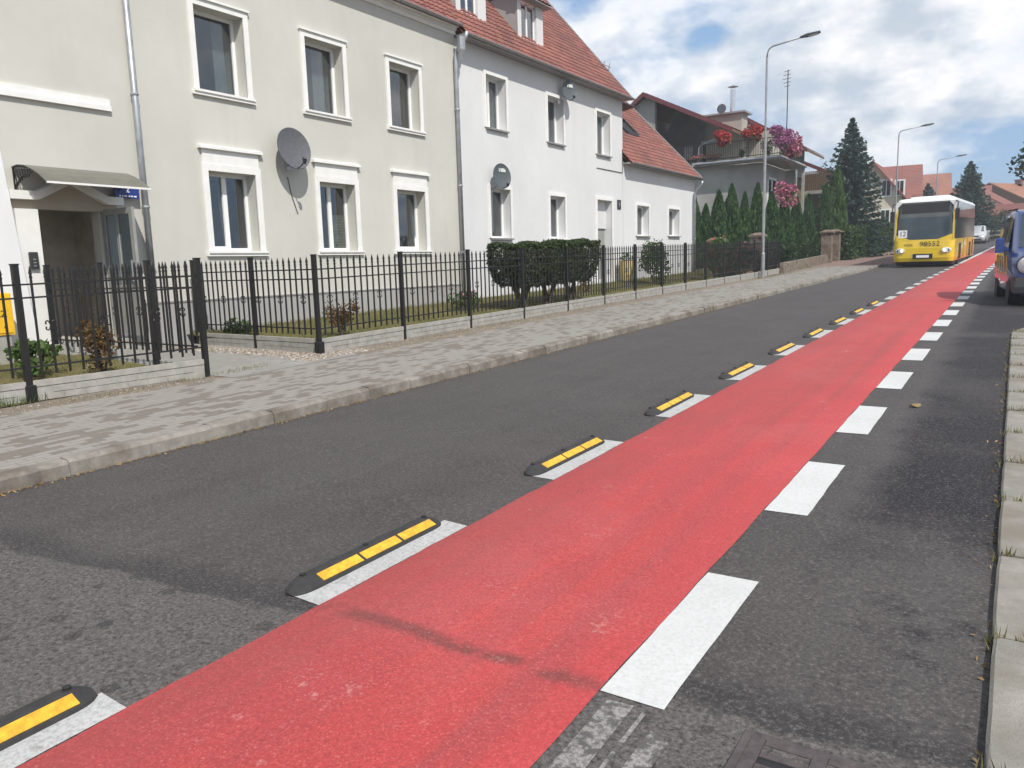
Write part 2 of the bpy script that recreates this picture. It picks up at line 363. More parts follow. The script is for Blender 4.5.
m_black=M('black_painted_steel',(.010,.0095,.010),.5,.2,20,.1,90)
m_dish=M('dark_dish_paint',(.10,.105,.115),.55,.12,14)
m_dish2=M('grey_dish_paint',(.085,.10,.11),.5,.12,14)
m_pale=M('pale_label',(.55,.58,.55),.6,.1,30)
m_plast=M('grey_plastic',(.035,.035,.038),.5,.1,10)
m_conc=M('concrete_curb',(.34,.325,.295),.9,.14,7,.5,70)
m_rubber=M('black_rubber',(.030,.028,.028),.75,.2,14,.35,120)
m_yel=M('reflective_yellow',(.68,.38,.025),.5,.22,22)
m_busy=M('bus_yellow',(.76,.53,.02),.3,.06,2,coat=.5)
m_busw=M('bus_white',(.80,.80,.79),.35,.03,2,coat=.3)
m_dark=M('dark_underbody',(.015,.015,.016),.7,.2,8)
m_tyre=M('tyre_rubber',(.02,.02,.02),.85,.15,20)
m_rim=M('wheel_rim',(.45,.45,.46),.4,.1,9,metal=.8)
m_blue=M('van_blue',(.009,.034,.17),.33,.05,2,coat=.8)
m_silver=M('car_silver',(.58,.60,.62),.3,.04,2,metal=.35,coat=.6)
m_lamp=M('headlight_glass',(.62,.64,.64),.12,.05,12)
def emat(name,col,st):
    m,nt,b=newmat(name); b.inputs['Base Color'].default_value=(*col,1); b.inputs['Emission Color'].default_value=(*col,1); b.inputs['Emission Strength'].default_value=st; return m
m_lit=emat('lit_headlamp',(1,.95,.8),.8)
m_ink=M('black_lettering',(.02,.02,.02),.6,0)
m_signblue=M('sign_blue',(.015,.04,.22),.4,.05,10)
m_signwhite=M('sign_white',(.85,.85,.85),.5,0)
m_gas=M('gas_box_yellow',(.86,.50,.02),.45,.05,6)
m_brick=rubble('rubble_stone',5.5)
m_wood=M('brown_wood',(.15,.085,.045),.8,.25,12)
m_door=M('grey_door_paint',(.30,.30,.285),.5,.08,6)
m_canopy=M('grey_polycarbonate',(.14,.135,.11),.35,.1,5)
m_iron=M('cast_iron',(.095,.078,.078),.75,.25,18,.4,80,metal=.25)
m_pole=M('galvanised_pole',(.36,.37,.38),.5,.12,4,metal=.5)
m_steel=M('stainless_flue',(.65,.66,.68),.25,.05,6,metal=.9)
m_bark=M('bark',(.10,.075,.055),.95,.3,15,.6,40)
m_thuja=leafmat('thuja_green',(.025,.06,.018),(.048,.108,.03),(.085,.165,.045))
m_thuja2=leafmat('bright_thuja_green',(.035,.08,.015),(.07,.14,.028),(.11,.19,.05))
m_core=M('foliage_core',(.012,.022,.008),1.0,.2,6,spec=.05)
m_spruce=leafmat('spruce_needles',(.024,.045,.036),(.045,.078,.06),(.075,.115,.09))
m_box=leafmat('boxwood_leaves',(.020,.034,.011),(.042,.066,.019),(.08,.112,.034))
m_leaf=leafmat('fresh_leaves',(.03,.06,.012),(.055,.10,.022),(.10,.16,.04))
m_dkleaf=leafmat('dark_leaves',(.012,.026,.008),(.025,.05,.014),(.05,.085,.024))
m_rust=leafmat('rusty_foliage',(.09,.045,.015),(.16,.085,.03),(.12,.10,.03))
m_redfl=leafmat('red_petals',(.25,.018,.02),(.42,.04,.04),(.50,.09,.07),.6,.15)
m_pinkfl=leafmat('pink_petals',(.30,.04,.10),(.46,.12,.20),(.55,.28,.34),.6,.15)
m_purpfl=leafmat('purple_petals',(.20,.045,.13),(.34,.10,.24),(.45,.20,.34),.6,.15)
m_hedge=leafmat('hedge_leaves',(.022,.05,.010),(.045,.09,.018),(.08,.14,.03))
m_grass=leafmat('grass_blades',(.08,.09,.025),(.17,.16,.055),(.30,.25,.12),.7,.2)
m_greengrass=leafmat('green_grass_blades',(.03,.065,.012),(.06,.11,.02),(.11,.16,.04),.7,.2)
m_straw=leafmat('dry_straw',(.16,.10,.035),(.27,.18,.075),(.36,.27,.14),.8,.1)
def pebmat():
    m,nt,b=newmat('pebbles'); g=geo(nt); c=ramp(nt,g.outputs['Random Per Island'],[(0,(.13,.105,.085)),(.4,(.23,.19,.155)),(.8,(.31,.265,.22)),(1,(.46,.42,.37))])
    L(nt,c,b.inputs['Base Color']); b.inputs['Roughness'].default_value=.8; return m
m_peb=pebmat()
# ------------------------------------------------------------------ camera
F=770.; fc=Vector((512.,384.))
n=Vector((658-512.,5000.,F)).normalized(); up=-n
xv=1016-512.; yv=-(n.x*xv+n.z*F)/n.y
fy=Vector((xv,yv,F)).normalized(); fx=fy.cross(up)
RW=Matrix((fx,fy,up))            # rows: world axes in camera (x right, y down, z forward) coordinates
cam_d=bpy.data.cameras.new('camera'); cam=bpy.data.objects.new('camera',cam_d); C.objects.link(cam)
c0=RW@Vector((1,0,0)); c1=RW@Vector((0,-1,0)); c2=RW@Vector((0,0,-1))
cam.matrix_world=Matrix((c0,c1,c2)).transposed().to_4x4()
cam_d.sensor_width=36; cam_d.lens=F/1024*36; cam_d.clip_start=.05; cam_d.clip_end=4000
sc.camera=cam
def ray(px,py): return RW@Vector((px-512.,py-384.,F))
def vp(px,py,X): r=ray(px,py); return r*(X/r.x)          # survey: point seen on the plane x=X
def yp(px,py,Y): r=ray(px,py); return r*(Y/r.y)          # survey: point seen on the plane y=Y
# ------------------------------------------------------------------ foliage helpers
def leaf(mb,p,size,rnd,updir=None,ratio=.5):
    d=Vector((rnd.gauss(0,1),rnd.gauss(0,1),rnd.gauss(0,1))).normalized()
    if updir is not None: d=(d*.6+Vector(updir)).normalized()
    e=d.cross(Vector((rnd.gauss(0,1),rnd.gauss(0,1),rnd.gauss(0,1)))).normalized()
    s=size*rnd.uniform(.6,1.35); p=Vector(p); w=e*s*ratio; h=d*s
    mb.poly([p-h*.5,p+w*.5,p+h*.5,p-w*.5])
def blob_pts(n,c,rad,rnd,shell=.55):
    out=[]; c=Vector(c)
    for _ in range(n):
        d=Vector((rnd.gauss(0,1),rnd.gauss(0,1),rnd.gauss(0,1))).normalized()
        k=rnd.uniform(shell,1.0)*(1+.18*math.sin(5*d.x+3*d.z+c.x)*math.cos(4*d.y+c.y))
        out.append(c+Vector((d.x*rad[0],d.y*rad[1],d.z*rad[2]))*k)
    return out
def core(mb,c,rad,rnd,seg=8):
    rings=[]
    for i in range(1,seg):
        t=PI*i/seg
        rings.append([Vector(c)+Vector((math.sin(t)*math.cos(a)*rad[0]*rnd.uniform(.85,1),math.sin(t)*math.sin(a)*rad[1]*rnd.uniform(.85,1),-math.cos(t)*rad[2])) for a in [2*PI*k/10 for k in range(10)]])
    mb.loft(rings,caps=True)
def bush(name,label,cat,c,rad,mat,n=500,size=.07,group=None,flowers=None,fn=60,fsize=.06,seed=1,stemz=None):
    """leafy bush: crown, dark stem core and optional blossoms"""
    rnd=random.Random(seed); g=gz(c[1])+.1 if stemz is None else stemz
    t=thing(name,label,cat,(c[0],c[1],g),group)
    mb=MB()
    lumps=[(Vector(c),Vector(rad)*.8)]+[(Vector(c)+Vector((rnd.uniform(-.5,.5)*rad[0],rnd.uniform(-.5,.5)*rad[1],rnd.uniform(-.4,.5)*rad[2])),Vector(rad)*rnd.uniform(.4,.6)) for _ in range(5)]
    for lc,lr in lumps:
        for p in blob_pts(n//6,lc,lr,rnd,.4): leaf(mb,p,size,rnd)
    mb.build('crown',mat,t)
    st=MB(); 
    for k in range(4):
        a=rnd.uniform(0,6.28); st.tube([(c[0],c[1],g),(c[0]+math.cos(a)*rad[0]*.3,c[1]+math.sin(a)*rad[1]*.3,c[2])],[.02,.012],5)
    st.build('stem',m_bark,t)
    if flowers:
        fb=MB()
        for lc,lr in lumps:
            for p in blob_pts(fn//6,lc,lr*1.05,rnd,.9):
                for _ in range(3): leaf(fb,p+Vector((rnd.uniform(-.02,.02),rnd.uniform(-.02,.02),rnd.uniform(-.02,.02))),fsize,rnd,ratio=.9)
        fb.build('blossoms',flowers,t)
    return t
def blades(mb,pts,h,rnd,w=.012):
    for p in pts:
        a=rnd.uniform(0,6.28); hh=h*rnd.uniform(.5,1.3); d=Vector((math.cos(a),math.sin(a),0)); lean=Vector((rnd.uniform(-.5,.5),rnd.uniform(-.5,.5),0))*hh
        p=Vector(p); mb.poly([p-d*w/2,p+d*w/2,p+lean+Vector((0,0,hh))])
# ------------------------------------------------------------------ ground, road, pavement
def strip(name,x0,x1,y0,y1,dz,mat,step=1.0,follow=True,kind='structure',zf=None):
    mb=MB(); n=max(1,int(math.ceil((y1-y0)/step))); prev=None
    for i in range(n+1):
        y=y0+(y1-y0)*i/n; s=cshift(y) if follow else 0
        a=x0(y) if callable(x0) else x0; b=x1(y) if callable(x1) else x1
        z=gz(y)+dz
        ids=(mb.vert((a+s,y,z if zf is None else zf(a+s,y))),mb.vert((b+s,y,z if zf is None else zf(b+s,y))))
        if prev: mb.face((prev[0],prev[1],ids[1],ids[0]))
        prev=ids
    return mb.build(name,mat,kind=kind)
# terrain sheet reaching the horizon
mb=MB(); ys=[-400,-150,-60,-20,-10,0,10,20,30,36,42,48,54,60,66,72,80,90,100,115,130,160,200,260,400,800,1600]; xs=[-1600,-600,-200,-80,-40,-20,-10,0,10,20,40,80,200,600,1600]
ids=[[mb.vert((x,y,gz(max(y,-12))-.06)) for x in xs] for y in ys]
for i in range(len(ys)-1):
    for j in range(len(xs)-1): mb.face((ids[i][j],ids[i][j+1],ids[i+1][j+1],ids[i+1][j]))
mb.build('ground',m_field,kind='structure')
def rkerb(y): return .01 if y<14.5 else .01+1.75*(lambda t:t*t*(3-2*t))(min(1,(y-14.5)/4.5))
LK=-6.15
strip('road',LK-.01,lambda y:rkerb(y)+.0,-10,220,0,m_asph,.5)
strip('bike_lane',lambda y:-2.65+.005*math.sin(7.3*y)+.004*math.sin(17.1*y+1),lambda y:-1.19+.004*math.sin(6.1*y+2)+.004*math.sin(15.7*y),-10,140,.004,m_red,.2)
# pavement on the left (paved up to the soil strip along the fences)
PE=lambda y: lerp(y,[-10,1,4,8.5,10,14,20,44],[-9.0,-9.0,-8.85,-8.5,-8.55,-8.62,-8.7,-8.75])
strip('pavement',PE,LK-.15,-10,44,.12,m_pav,1)
def drz(x,y): return gz(y)+.12*max(0,min(1,(LK-.1-(x-cshift(y)))/.9)) if y>46.5 else gz(y)+.12
mb=MB(); prev=None
for i in range(41):
    y=44+i*.6; row=[mb.vert((x+cshift(y),y,(gz(y)+.12 if y<46.5 else gz(y)+.008+.112*max(0,min(1,(LK-.15-x)/1.2))))) for x in (-11.5,-9.6,-8.6,-7.5,-6.9,-6.5,LK-.15 if y<47 else LK)]
    if prev:
        for a in range(6): mb.face((prev[a],prev[a+1],row[a+1],row[a]))
    prev=row
mb.build('brick_driveway',m_redpav,kind='structure')
strip('soil_strip',-9.35,PE,-10,44,.118,m_soil,1)
# left kerb: granite stones in a row
mb=MB(); y=-10; rk=random.Random(3)
while y<46.8:
    l=rk.uniform(.55,.75); gp=rk.choice((.001,.001,.001,.009)); y2=min(y+l,46.9); j=rk.uniform(-.005,.005); s=cshift(y)
    zb=gz(y)-.05; zt=.130+rk.uniform(-.006,.006); dz=gz(y2)-gz(y)
    if y>45.2: zt=.07
    x0,x1=LK-.16+s,LK+j+s; b=.03
    r0=[(x0,y+gp,zb),(x1,y+gp,zb),(x1-.01,y+gp,gz(y)+zt-b),(x1-b-.01,y+gp,gz(y)+zt),(x0,y+gp,gz(y)+zt)]
    N=6; rings=[]
    for k in range(N+1):
        t=k/N; yy=y+gp+(y2-y-2*gp)*t; e=(rk.uniform(-.014,.012),rk.uniform(-.012,.008))
        if k in (0,N): e=(e[0]-gp,e[1]-gp)
        rings.append([(p[0]+(e[0] if i in(1,2,3) else 0),yy,p[2]+dz*t+(e[1] if i in(3,) else 0)) for i,p in enumerate(r0)])
    mb.loft(rings,caps=True); y=y2
mb.build('kerb',m_kerb,kind='structure')
# right kerb of long concrete stones
mb=MB(); y=-6.0; rk=random.Random(5)
ks=[-6+.94*i for i in range(60)]
for i,y in enumerate(ks):
    y2=y+.94; xa,xb=rkerb(y),rkerb(y2); za,zb_=gz(y),gz(y2); zt=.04+rk.uniform(-.004,.004); g=.010; w=.24; b=.012
    def ring(yy,x,z): return [(x,yy,z-.05),(x+w,yy,z-.05),(x+w,yy,z+zt),(x+b,yy,z+zt),(x,yy,z+zt-b)]
    N=5; rings=[]
    for k in range(N+1):
        t=k/N; yy=y+g+(y2-y-2*g)*t; rr=ring(yy,xa+(xb-xa)*t,za+(zb_-za)*t); e=rk.uniform(-.002,.002)-(.008 if k in(0,N) else 0)
        rings.append([(p[0]-(e if q in(3,4) else 0),p[1],p[2]+(e*.7 if q in(2,3) else 0)) for q,p in enumerate(rr)])
    mb.loft([list(reversed(r)) for r in rings],caps=True)
mb.build('kerb_right',m_kerb2,kind='structure')
strip('verge_right',lambda y:rkerb(y)+.24,lambda y:rkerb(y)+.80,-8,48,.04,m_verge,1)
strip('pavement_right',lambda y:rkerb(y)+.80,lambda y:rkerb(y)+2.6,-8,48,.05,m_pav,1)
strip('garden_right',lambda y:rkerb(y)+2.6,lambda y:rkerb(y)+14,-8,48,.04,m_verge,2)
# garden ground rising a little from the fence to the walls
def gardz(x,y): return gz(y)+.13+.22*max(0,min(1,(-9.35-x)/3.65))
def gard(name,y0,y1,mat,x0=-13.6):
    mb=MB(); n=max(1,int((y1-y0)/.8)); prev=None
    for i in range(n+1):
        y=y0+(y1-y0)*i/n; row=[mb.vert((x,y,gardz(x,y))) for x in (x0,-12,-11,-10,-9.35)]
        if prev:
            for a in range(4): mb.face((prev[a],prev[a+1],row[a+1],row[a]))
        prev=row
    return mb.build(name,mat,kind='structure')
gard('lawn_near',-10,6.42,m_lawn); gard('lawn',8.78,40,m_lawn); 
mb=MB()
for y0,y1 in ((6.42,8.78),):
    prev=None
    for i in range(9):
        x=-13.4+i*(4.86/8); row=[mb.vert((x,yy,gz(yy)+.124+.04*max(0,(-9.2-x)/4))) for yy in (y0,y1)]
        if prev: mb.face((prev[0],row[0],row[1],prev[1]))
        prev=row
mb.build('path',m_path,kind='structure')
mb=MB(); mb.poly([(x,y,gz(y)+.128) for x,y in ((-9.36,4.4),(-9.05,6.34),(-9.36,6.42))]); mb.build('lawn_corner',m_lawn,kind='structure')
# old asphalt drive between the houses and behind: dark apron under thujas
# ------------------------------------------------------------------ road markings
P0,PER,LEN=2.36,2.22,1.19
def mark(x0,x1,y0,y1,name,mat=m_white,dz=.004,jit=0.012,seed=0):
    rr=random.Random(seed); mb=MB(); n=8; prev=None
    for i in range(n+1):
        y=y0+(y1-y0)*i/n; s=cshift(y); row=(mb.vert((x0+s+rr.uniform(-jit,jit)*.22,y+rr.uniform(-jit,jit)*(i in(0,n)),gz(y)+dz)),mb.vert((x1+s+rr.uniform(-jit,jit)*.22,y+rr.uniform(-jit,jit)*(i in(0,n)),gz(y)+dz)))
        if prev: mb.face((prev[0],prev[1],row[1],row[0]))
        prev=row
    return mb.build(name,mat,kind='structure')
for k in range(-1,20):
    y=P0+PER*k+(.09 if k<0 else 0)
    mark(-2.84,-2.653,y,y+LEN,'white_line_marking',m_white2,seed=k)
    if k>=0: mark(-1.187,-.94,y,y+LEN,'white_dash_marking',seed=k+50)
mark(-2.84,-2.653,P0+PER*20,130,'white_line_marking'); mark(-1.187,-.94,P0+PER*20,130,'white_dash_marking')
mark(-1.14,-1.04,.3,2.30,'worn_line_marking',m_oldwhite,.0035,.03,3); mark(-.94,-.86,.3,2.20,'worn_line_marking',m_oldwhite,.0035,.03,4); mark(-1.0,-.985,.6,2.3,'worn_line_marking',m_oldwhite,.0035,.006,5)
# ------------------------------------------------------------------ lane separators
ORD=['nearest','second','third','fourth','fifth','sixth','seventh','eighth','ninth','tenth','eleventh']
def sep_profile(y,w,h): return [(-w,y,0),(-w*.93,y,h*.45),(-w*.55,y,h),(w*.55,y,h),(w*.93,y,h*.45),(w,y,0)]
proto=None
for k in range(-1,9):
    y=P0+PER*k+(.09 if k<0 else 0); yc=y+.57; loc=(-2.865+cshift(yc),yc,gz(yc)+.004)
    lab={-1:'black rubber lane separator cut off by the bottom left corner of the photo',
         0:'nearest black rubber lane separator seen whole, with three yellow strips'}.get(k,'rubber lane separator with yellow strips, %s one beyond the nearest whole one'%['','first','second','third','fourth','fifth','sixth','seventh','last'][k] if k>0 else '')
    if proto is None:
        proto=thing('lane_separator',lab,'lane separator',loc,'rubber lane separators along the red bike lane')
        t=proto; mb=MB(); hl=.575; w=.075; h=.05; rings=[]
        def sp(yy,k,kh): return [(-w*k,yy,0),(-w*k,yy,h*kh*.35),(-w*.72*k,yy,h*kh),(-w*.12*k,yy,h*kh),(w*.92*k,yy,h*kh*.30),(w*k,yy,0)]
        for yy,k,kh in ((-hl,.35,.2),(-hl+.02,.66,.5),(-hl+.05,.86,.75),(-hl+.10,.97,.95),(-hl+.15,1,1),(hl-.10,1,1),(hl-.06,.93,.9),(hl-.03,.78,.7),(hl,.45,.4)): rings.append(sp(yy,k,kh))
        mb.loft(rings,caps=True); mb.build('rubber_body',m_rubber,t,local=True)
        A=Vector((w*.10,0,h*.852)); B=Vector((w*.80,0,h*.381)); e=(B-A).normalized(); nn=Vector((-e.z,0,e.x))*.0035
        for i in range(3):
            ya=-.40+i*.305; yb=ya+.285; q=[A-nn,B-nn,A+nn,B+nn]; m=MB()
            m.hexa([(q[0].x,ya,q[0].z),(q[1].x,ya,q[1].z),(q[1].x,yb,q[1].z),(q[0].x,yb,q[0].z),(q[2].x,ya,q[2].z),(q[3].x,ya,q[3].z),(q[3].x,yb,q[3].z),(q[2].x,yb,q[2].z)])
            m.build('yellow_strip',m_yel,t,local=True)
        for yy in (-.45,.0,.50):
            m=MB(); m.lathe([(.016,0),(.016,.010),(.008,.014)],(-.035,yy,h-.003),seg=8); m.build('bolt_head',m_dark,t,local=True)
    else: t=dup(proto,loc,lab)
    t.rotation_euler=(math.atan(.0195),0,R.uniform(-.012,.012)); t.location.x+=R.uniform(-.008,.008); t.location.y+=R.uniform(-.03,.03)
# ------------------------------------------------------------------ storm drain
gx,gy=-.42,2.145; gzz=gz(gy)
t=thing('storm_drain','rusty cast iron storm drain grate sunk in the asphalt at the bottom of the photo','drain grate',(gx,gy,gzz))
mb=MB()
for a in ((-.245,-.245,.245,-.215),(-.245,.215,.245,.245),(-.245,-.215,-.215,.215),(.215,-.215,.245,.215)): mb.bbox(gx+a[0],gy+a[1],gzz-.02,gx+a[2],gy+a[3],gzz+.009,.003)
mb.build('frame',m_iron,t)
mb=MB(); mb.box(gx-.214,gy-.214,gzz-.02,gx+.214,gy+.214,gzz+.003); mb.build('slot_shade_slab',m_dark,t)  # near-black slab behind the bars stands in for the shaded depth below
mb=MB(); g0=gx-.214; rows=6
for xx in (-.214,-.022,.17): mb.box(gx+xx,gy-.213,gzz,gx+xx+.044,gy+.213,gzz+.0095)
for i in range(rows+1):
    yy=gy-.213+i*(.426-.026)/rows
    for xa in (-.17,.022): mb.bbox(gx+xa,yy,gzz,gx+xa+.148,yy+.026,gzz+.0105,.004)
mb.build('grate',m_iron,t)
# ------------------------------------------------------------------ house walls with window openings (facade plane x = XF)
XF=-13.0
def facade(mb,x,y0,y1,z0,z1,holes,depth=.3):
    ys=sorted({y0,y1,*[h[0] for h in holes],*[h[1] for h in holes]}); zs=sorted({z0,z1,*[h[2] for h in holes],*[h[3] for h in holes]})
    for a,b in zip(ys,ys[1:]):
        for c,d in zip(zs,zs[1:]):
            ym,zm=(a+b)/2,(c+d)/2
            if any(h[0]<ym<h[1] and h[2]<zm<h[3] for h in holes): continue
            mb.poly([(x,a,c),(x,b,c),(x,b,d),(x,a,d)])
    for h in holes:
        a,b,c,d=h[:4]; xi=x-(h[4] if len(h)>4 else depth)
        mb.poly([(x,a,c),(x,a,d),(xi,a,d),(xi,a,c)]); mb.poly([(x,b,c),(xi,b,c),(xi,b,d),(x,b,d)])
        mb.poly([(x,a,d),(x,b,d),(xi,b,d),(xi,a,d)]); mb.poly([(x,a,c),(xi,a,c),(xi,b,c),(x,b,c)])
def window(root,y0,y1,z0,z1,trim=.13,style='plain',depth=.3,sash=1,curtain=None,sillmat=None,tilt=None,seed=0,blind=None):
    """trim surround (part) with frame, pane, sill, curtain below it; opening y0..y1, z0..z1 on the street facade"""
    x=XF; mb=MB(); p=.035
    mb.box(x-.01,y0-trim,z0,x+p,y0,z1); mb.box(x-.01,y1,z0,x+p,y1+trim,z1)
    mb.box(x-.01,y0-trim,z1,x+p,y1+trim,z1+trim)
    if style=='lintel':
        mb.box(x-.01,y0-trim+.03,z1+trim,x+p-.008,y1+trim-.03,z1+.42); mb.box(x-.01,y0-trim-.05,z1+.40,x+.09,y1+trim+.05,z1+.455); mb.box(x-.01,y0-trim-.02,z1+.455,x+.06,y1+trim+.02,z1+.475)
    if style=='cap':
        mb.box(x-.01,y0-trim-.03,z1+trim,x+.07,y1+trim+.03,z1+trim+.04)
    w=mb.build('window',m_trim,root)
    s=MB()
    if style=='thin': s.box(x-depth+.02,y0-.04,z0-.05,x+.09,y1+.04,z0-.003) ; sm_=sillmat or m_sill
    else:
        s.box(x-.0,y0-trim-.04,z0-.10,x+.06,y1+trim+.04,z0-.045); s.box(x-depth+.03,y0-trim-.02,z0-.045,x+.085,y1+trim+.02,z0-.002); sm_=sillmat or m_trim
    s.build('sill',sm_,w)
    xi=x-depth; f=MB(); fw=.065; d0,d1=xi-.03,xi+.035
    f.box(d0,y0+.001,z0,d1,y0+fw,z1-.001); f.box(d0,y1-fw,z0,d1,y1-.001,z1-.001); f.box(d0,y0+fw,z0,d1,y1-fw,z0+fw); f.box(d0,y0+fw,z1-fw,d1,y1-fw,z1-.001)
    n=sash; W=(y1-y0-2*fw)/n
    for i in range(1,n): yy=y0+fw+W*i; f.box(d0,yy-.05,z0+fw,d1,yy+.05,z1-fw)
    if tilt is not None:
        ya=y0+fw+W*tilt+.02; yb=ya+W-.04; za,zb=z0+fw+.01,z1-fw-.02; tl=-.12   # sash tipped into the room
        for q in (((ya,za),(ya,zb)),((yb,za),(yb,zb)),((ya,za),(yb,za)),((ya,zb),(yb,zb))):
            pa,pb=[(xi-.01+tl*(zz-za)/(zb-za),yy,zz) for yy,zz in q]; f.bar(pa,pb,.06,.05)
    f.build('frame',m_frame,w)
    g=MB(); g.box(xi-.008,y0+fw,z0+fw,xi-.002,y1-fw,z1-fw); g.build('pane',m_glass,w)
    r=MB(); xr=xi-.75       # room box behind the glass
    a,b,c,d=y0-.25,y1+.25,z0-.25,z1+.25
    r.poly([(xr,a,c),(xr,b,c),(xr,b,d),(xr,a,d)]); r.poly([(xi-.06,a,c),(xr,a,c),(xr,a,d),(xi-.06,a,d)]); r.poly([(xi-.06,b,c),(xi-.06,b,d),(xr,b,d),(xr,b,c)]); r.poly([(xi-.06,a,d),(xr,a,d),(xr,b,d),(xi-.06,b,d)]); r.poly([(xi-.06,a,c),(xi-.06,b,c),(xr,b,c),(xr,a,c)])
    r.build('room',m_room,w)
    if curtain:
        for (ca,cb) in curtain:
            cm=MB(); N=28; rows=[]
            for k in range(N+1):
                yy=y0+(y1-y0)*(ca+(cb-ca)*k/N); xx=xi-.12+.025*math.sin(k*1.9+seed)
                rows.append([(xx,yy,z0-.02),(xx+.004*math.sin(k),yy,z1+.02)])
            cm.loft(rows,closed=False); cm.build('curtain',m_curtb if seed==2 else m_curt,w,smooth=True)
    if blind:
        cm=MB(); ya,yb,zt=y0+(y1-y0)*blind[0],y0+(y1-y0)*blind[1],z0+(z1-z0)*blind[2]; N=26; rows=[]
        for k in range(N+1): rows.append([(xi-.05+(.012 if k%2 else 0),ya,z0+(zt-z0)*k/N),(xi-.05+(.012 if k%2 else 0),yb,z0+(zt-z0)*k/N)])
        cm.loft(rows,closed=False); cm.build('blind',m_blind,w)
    return w
def tiled(name,mat,root,o,u,v,W,Lg,tw=.20,th=.25,amp=.028,step=.022,clip=None,sub=4):
    """real pantile relief: o = eave corner, u along the eave, v up the slope"""
    o=Vector(o); u=Vector(u).normalized(); v=Vector(v).normalized(); nn=u.cross(v)
    if nn.z<0: nn=-nn
    nu=max(2,int(W/tw)); nv=max(2,int(Lg/th)); mb=MB(); mb.uv=[]
    cols=nu*sub
    for j in range(nv):
        for e in (0,1):
            for i in range(cols+1):
                a=i/cols*W; t=(i%sub)/sub
                h=amp*(.5+.5*math.cos(2*PI*t))+(step if e==0 else 0)
                p=o+u*a+v*((j+e*.999)*Lg/nv)+nn*h
                mb.vert(p); mb.uv.append((i/sub+.001,j+.2+.6*e))
    rw=cols+1
    for r in range(2*nv-1):
        for i in range(cols):
            if clip:
                pc=mb.v[r*rw+i]
                if clip(pc): continue
            mb.face((r*rw+i,r*rw+i+1,(r+1)*rw+i+1,(r+1)*rw+i))
    # under-side closing board
    k=len(mb.v); q=[o-nn*.05,o+u*W-nn*.05,o+u*W+v*Lg-nn*.05,o+v*Lg-nn*.05]
    for p in q: mb.vert(p); mb.uv.append((0,0))
    if not clip: mb.face((k+3,k+2,k+1,k))
    return mb.build(name,mat,root)
def gutter(root,x,y0,y1,z,name='gutter',r=.06):
    mb=MB(); N=8; rings=[]
    for yy in (y0,y1):
        rings.append([(x+r*math.cos(PI+PI*k/N),yy,z+r*math.sin(PI+PI*k/N)) for k in range(N+1)]+[(x+(r-.012)*math.cos(2*PI-PI*k/N),yy,z+(r-.012)*math.sin(2*PI-PI*k/N)) for k in range(N+1)])
    mb.loft(rings,caps=True); return mb.build(name,m_sill,root,smooth=False)
# ------------------------------------------------------------------ house 1 : beige
H1=thing('apartment_house','beige rendered apartment house with white framed windows and open entrance on the left','house',(XF,6.,-1.35))
H1Y0,H1Y1=-5.,17.60
UP=[(9.53,10.64,3.42,4.93),(12.21,13.33,3.44,4.95),(14.88,16.0,3.45,4.96)]
LO=[(9.56,10.66,.44,1.95),(12.38,13.48,.45,1.95),(14.94,16.04,.46,1.95)]
EXT=[(3.2,4.3,3.42,4.93),(.2,1.3,3.42,4.93),(.2,1.3,.44,1.95)]
DOOR=(6.34,7.36,-1.02,1.10,.22)
mb=MB(); facade(mb,XF,H1Y0,H1Y1,-1.6,6.34,UP+LO+EXT+[DOOR]); 
mb.poly([(XF,H1Y0,-1.6),(XF,H1Y0,6.15),(-22,H1Y0,6.15),(-22,H1Y0,-1.6)]); mb.poly([(-22,H1Y0,-1.6),(-22,H1Y0,6.15),(-22,H1Y1,6.15),(-22,H1Y1,-1.6)]); mb.poly([(XF,H1Y1,-1.6),(-22,H1Y1,-1.6),(-22,H1Y1,6.15),(XF,H1Y1,6.15)])
mb.poly([(XF,H1Y0,6.15),(XF-4.5,H1Y0,11.3),(-22,H1Y0,6.15)]); mb.poly([(XF,H1Y1,6.15),(-22,H1Y1,6.15),(XF-4.5,H1Y1,11.3)])
mb.build('wall',m_beige,H1)
mb=MB(); mb.box(XF-.02,7.55,-1.6,XF+.03,H1Y1-.1,-.50); mb.box(XF-.02,H1Y0,-1.6,XF+.03,6.0,-.50); mb.build('plinth',m_plinth,H1)
mb=MB(); mb.box(XF+.001,7.55,-.50,XF+.045,H1Y1-.1,-.47); mb.build('plinth_flashing',m_sill,H1)
mb=MB()
for k,(a,b,c) in enumerate(((.0,6.14,.05),(.05,6.24,.10),(.1,6.31,.18))): mb.box(XF-.1,H1Y0,b,XF+c,H1Y1-.004*k,[6.24,6.31,6.37][k])
mb.build('cornice',m_trim,H1)
sl=Vector((-4.95,0,5.2))
tiled('roof',m_tile,H1,(XF+.27,H1Y0,6.34),(0,1,0),(-1,0,1.05),H1Y1-H1Y0,7.2)
mb=MB(); mb.hexa([(XF-4.5,H1Y0,11.3),(XF-4.5,H1Y1,11.3),(-22.4,H1Y1,6.1),(-22.4,H1Y0,6.1),(XF-4.5,H1Y0,11.4),(XF-4.5,H1Y1,11.4),(-22.4,H1Y1,6.2),(-22.4,H1Y0,6.2)]); mb.build('rear_roof',m_tile4,H1)
gutter(H1,XF+.29,H1Y0,H1Y1-.05,6.36)
mb=MB(); mb.box(XF-.01,-1,2.76,XF+.06,7.75,2.84); mb.box(XF-.01,-1,2.84,XF+.035,7.75,2.95); mb.build('string_course',m_trim,H1)
crt=[[(.62,.98)],[(.5,.95)],[(.1,.95)]]
for i,(a,b,c,d) in enumerate(UP): window(H1,a,b,c,d,.115,'cap',sash=1,curtain=crt[i],seed=i)
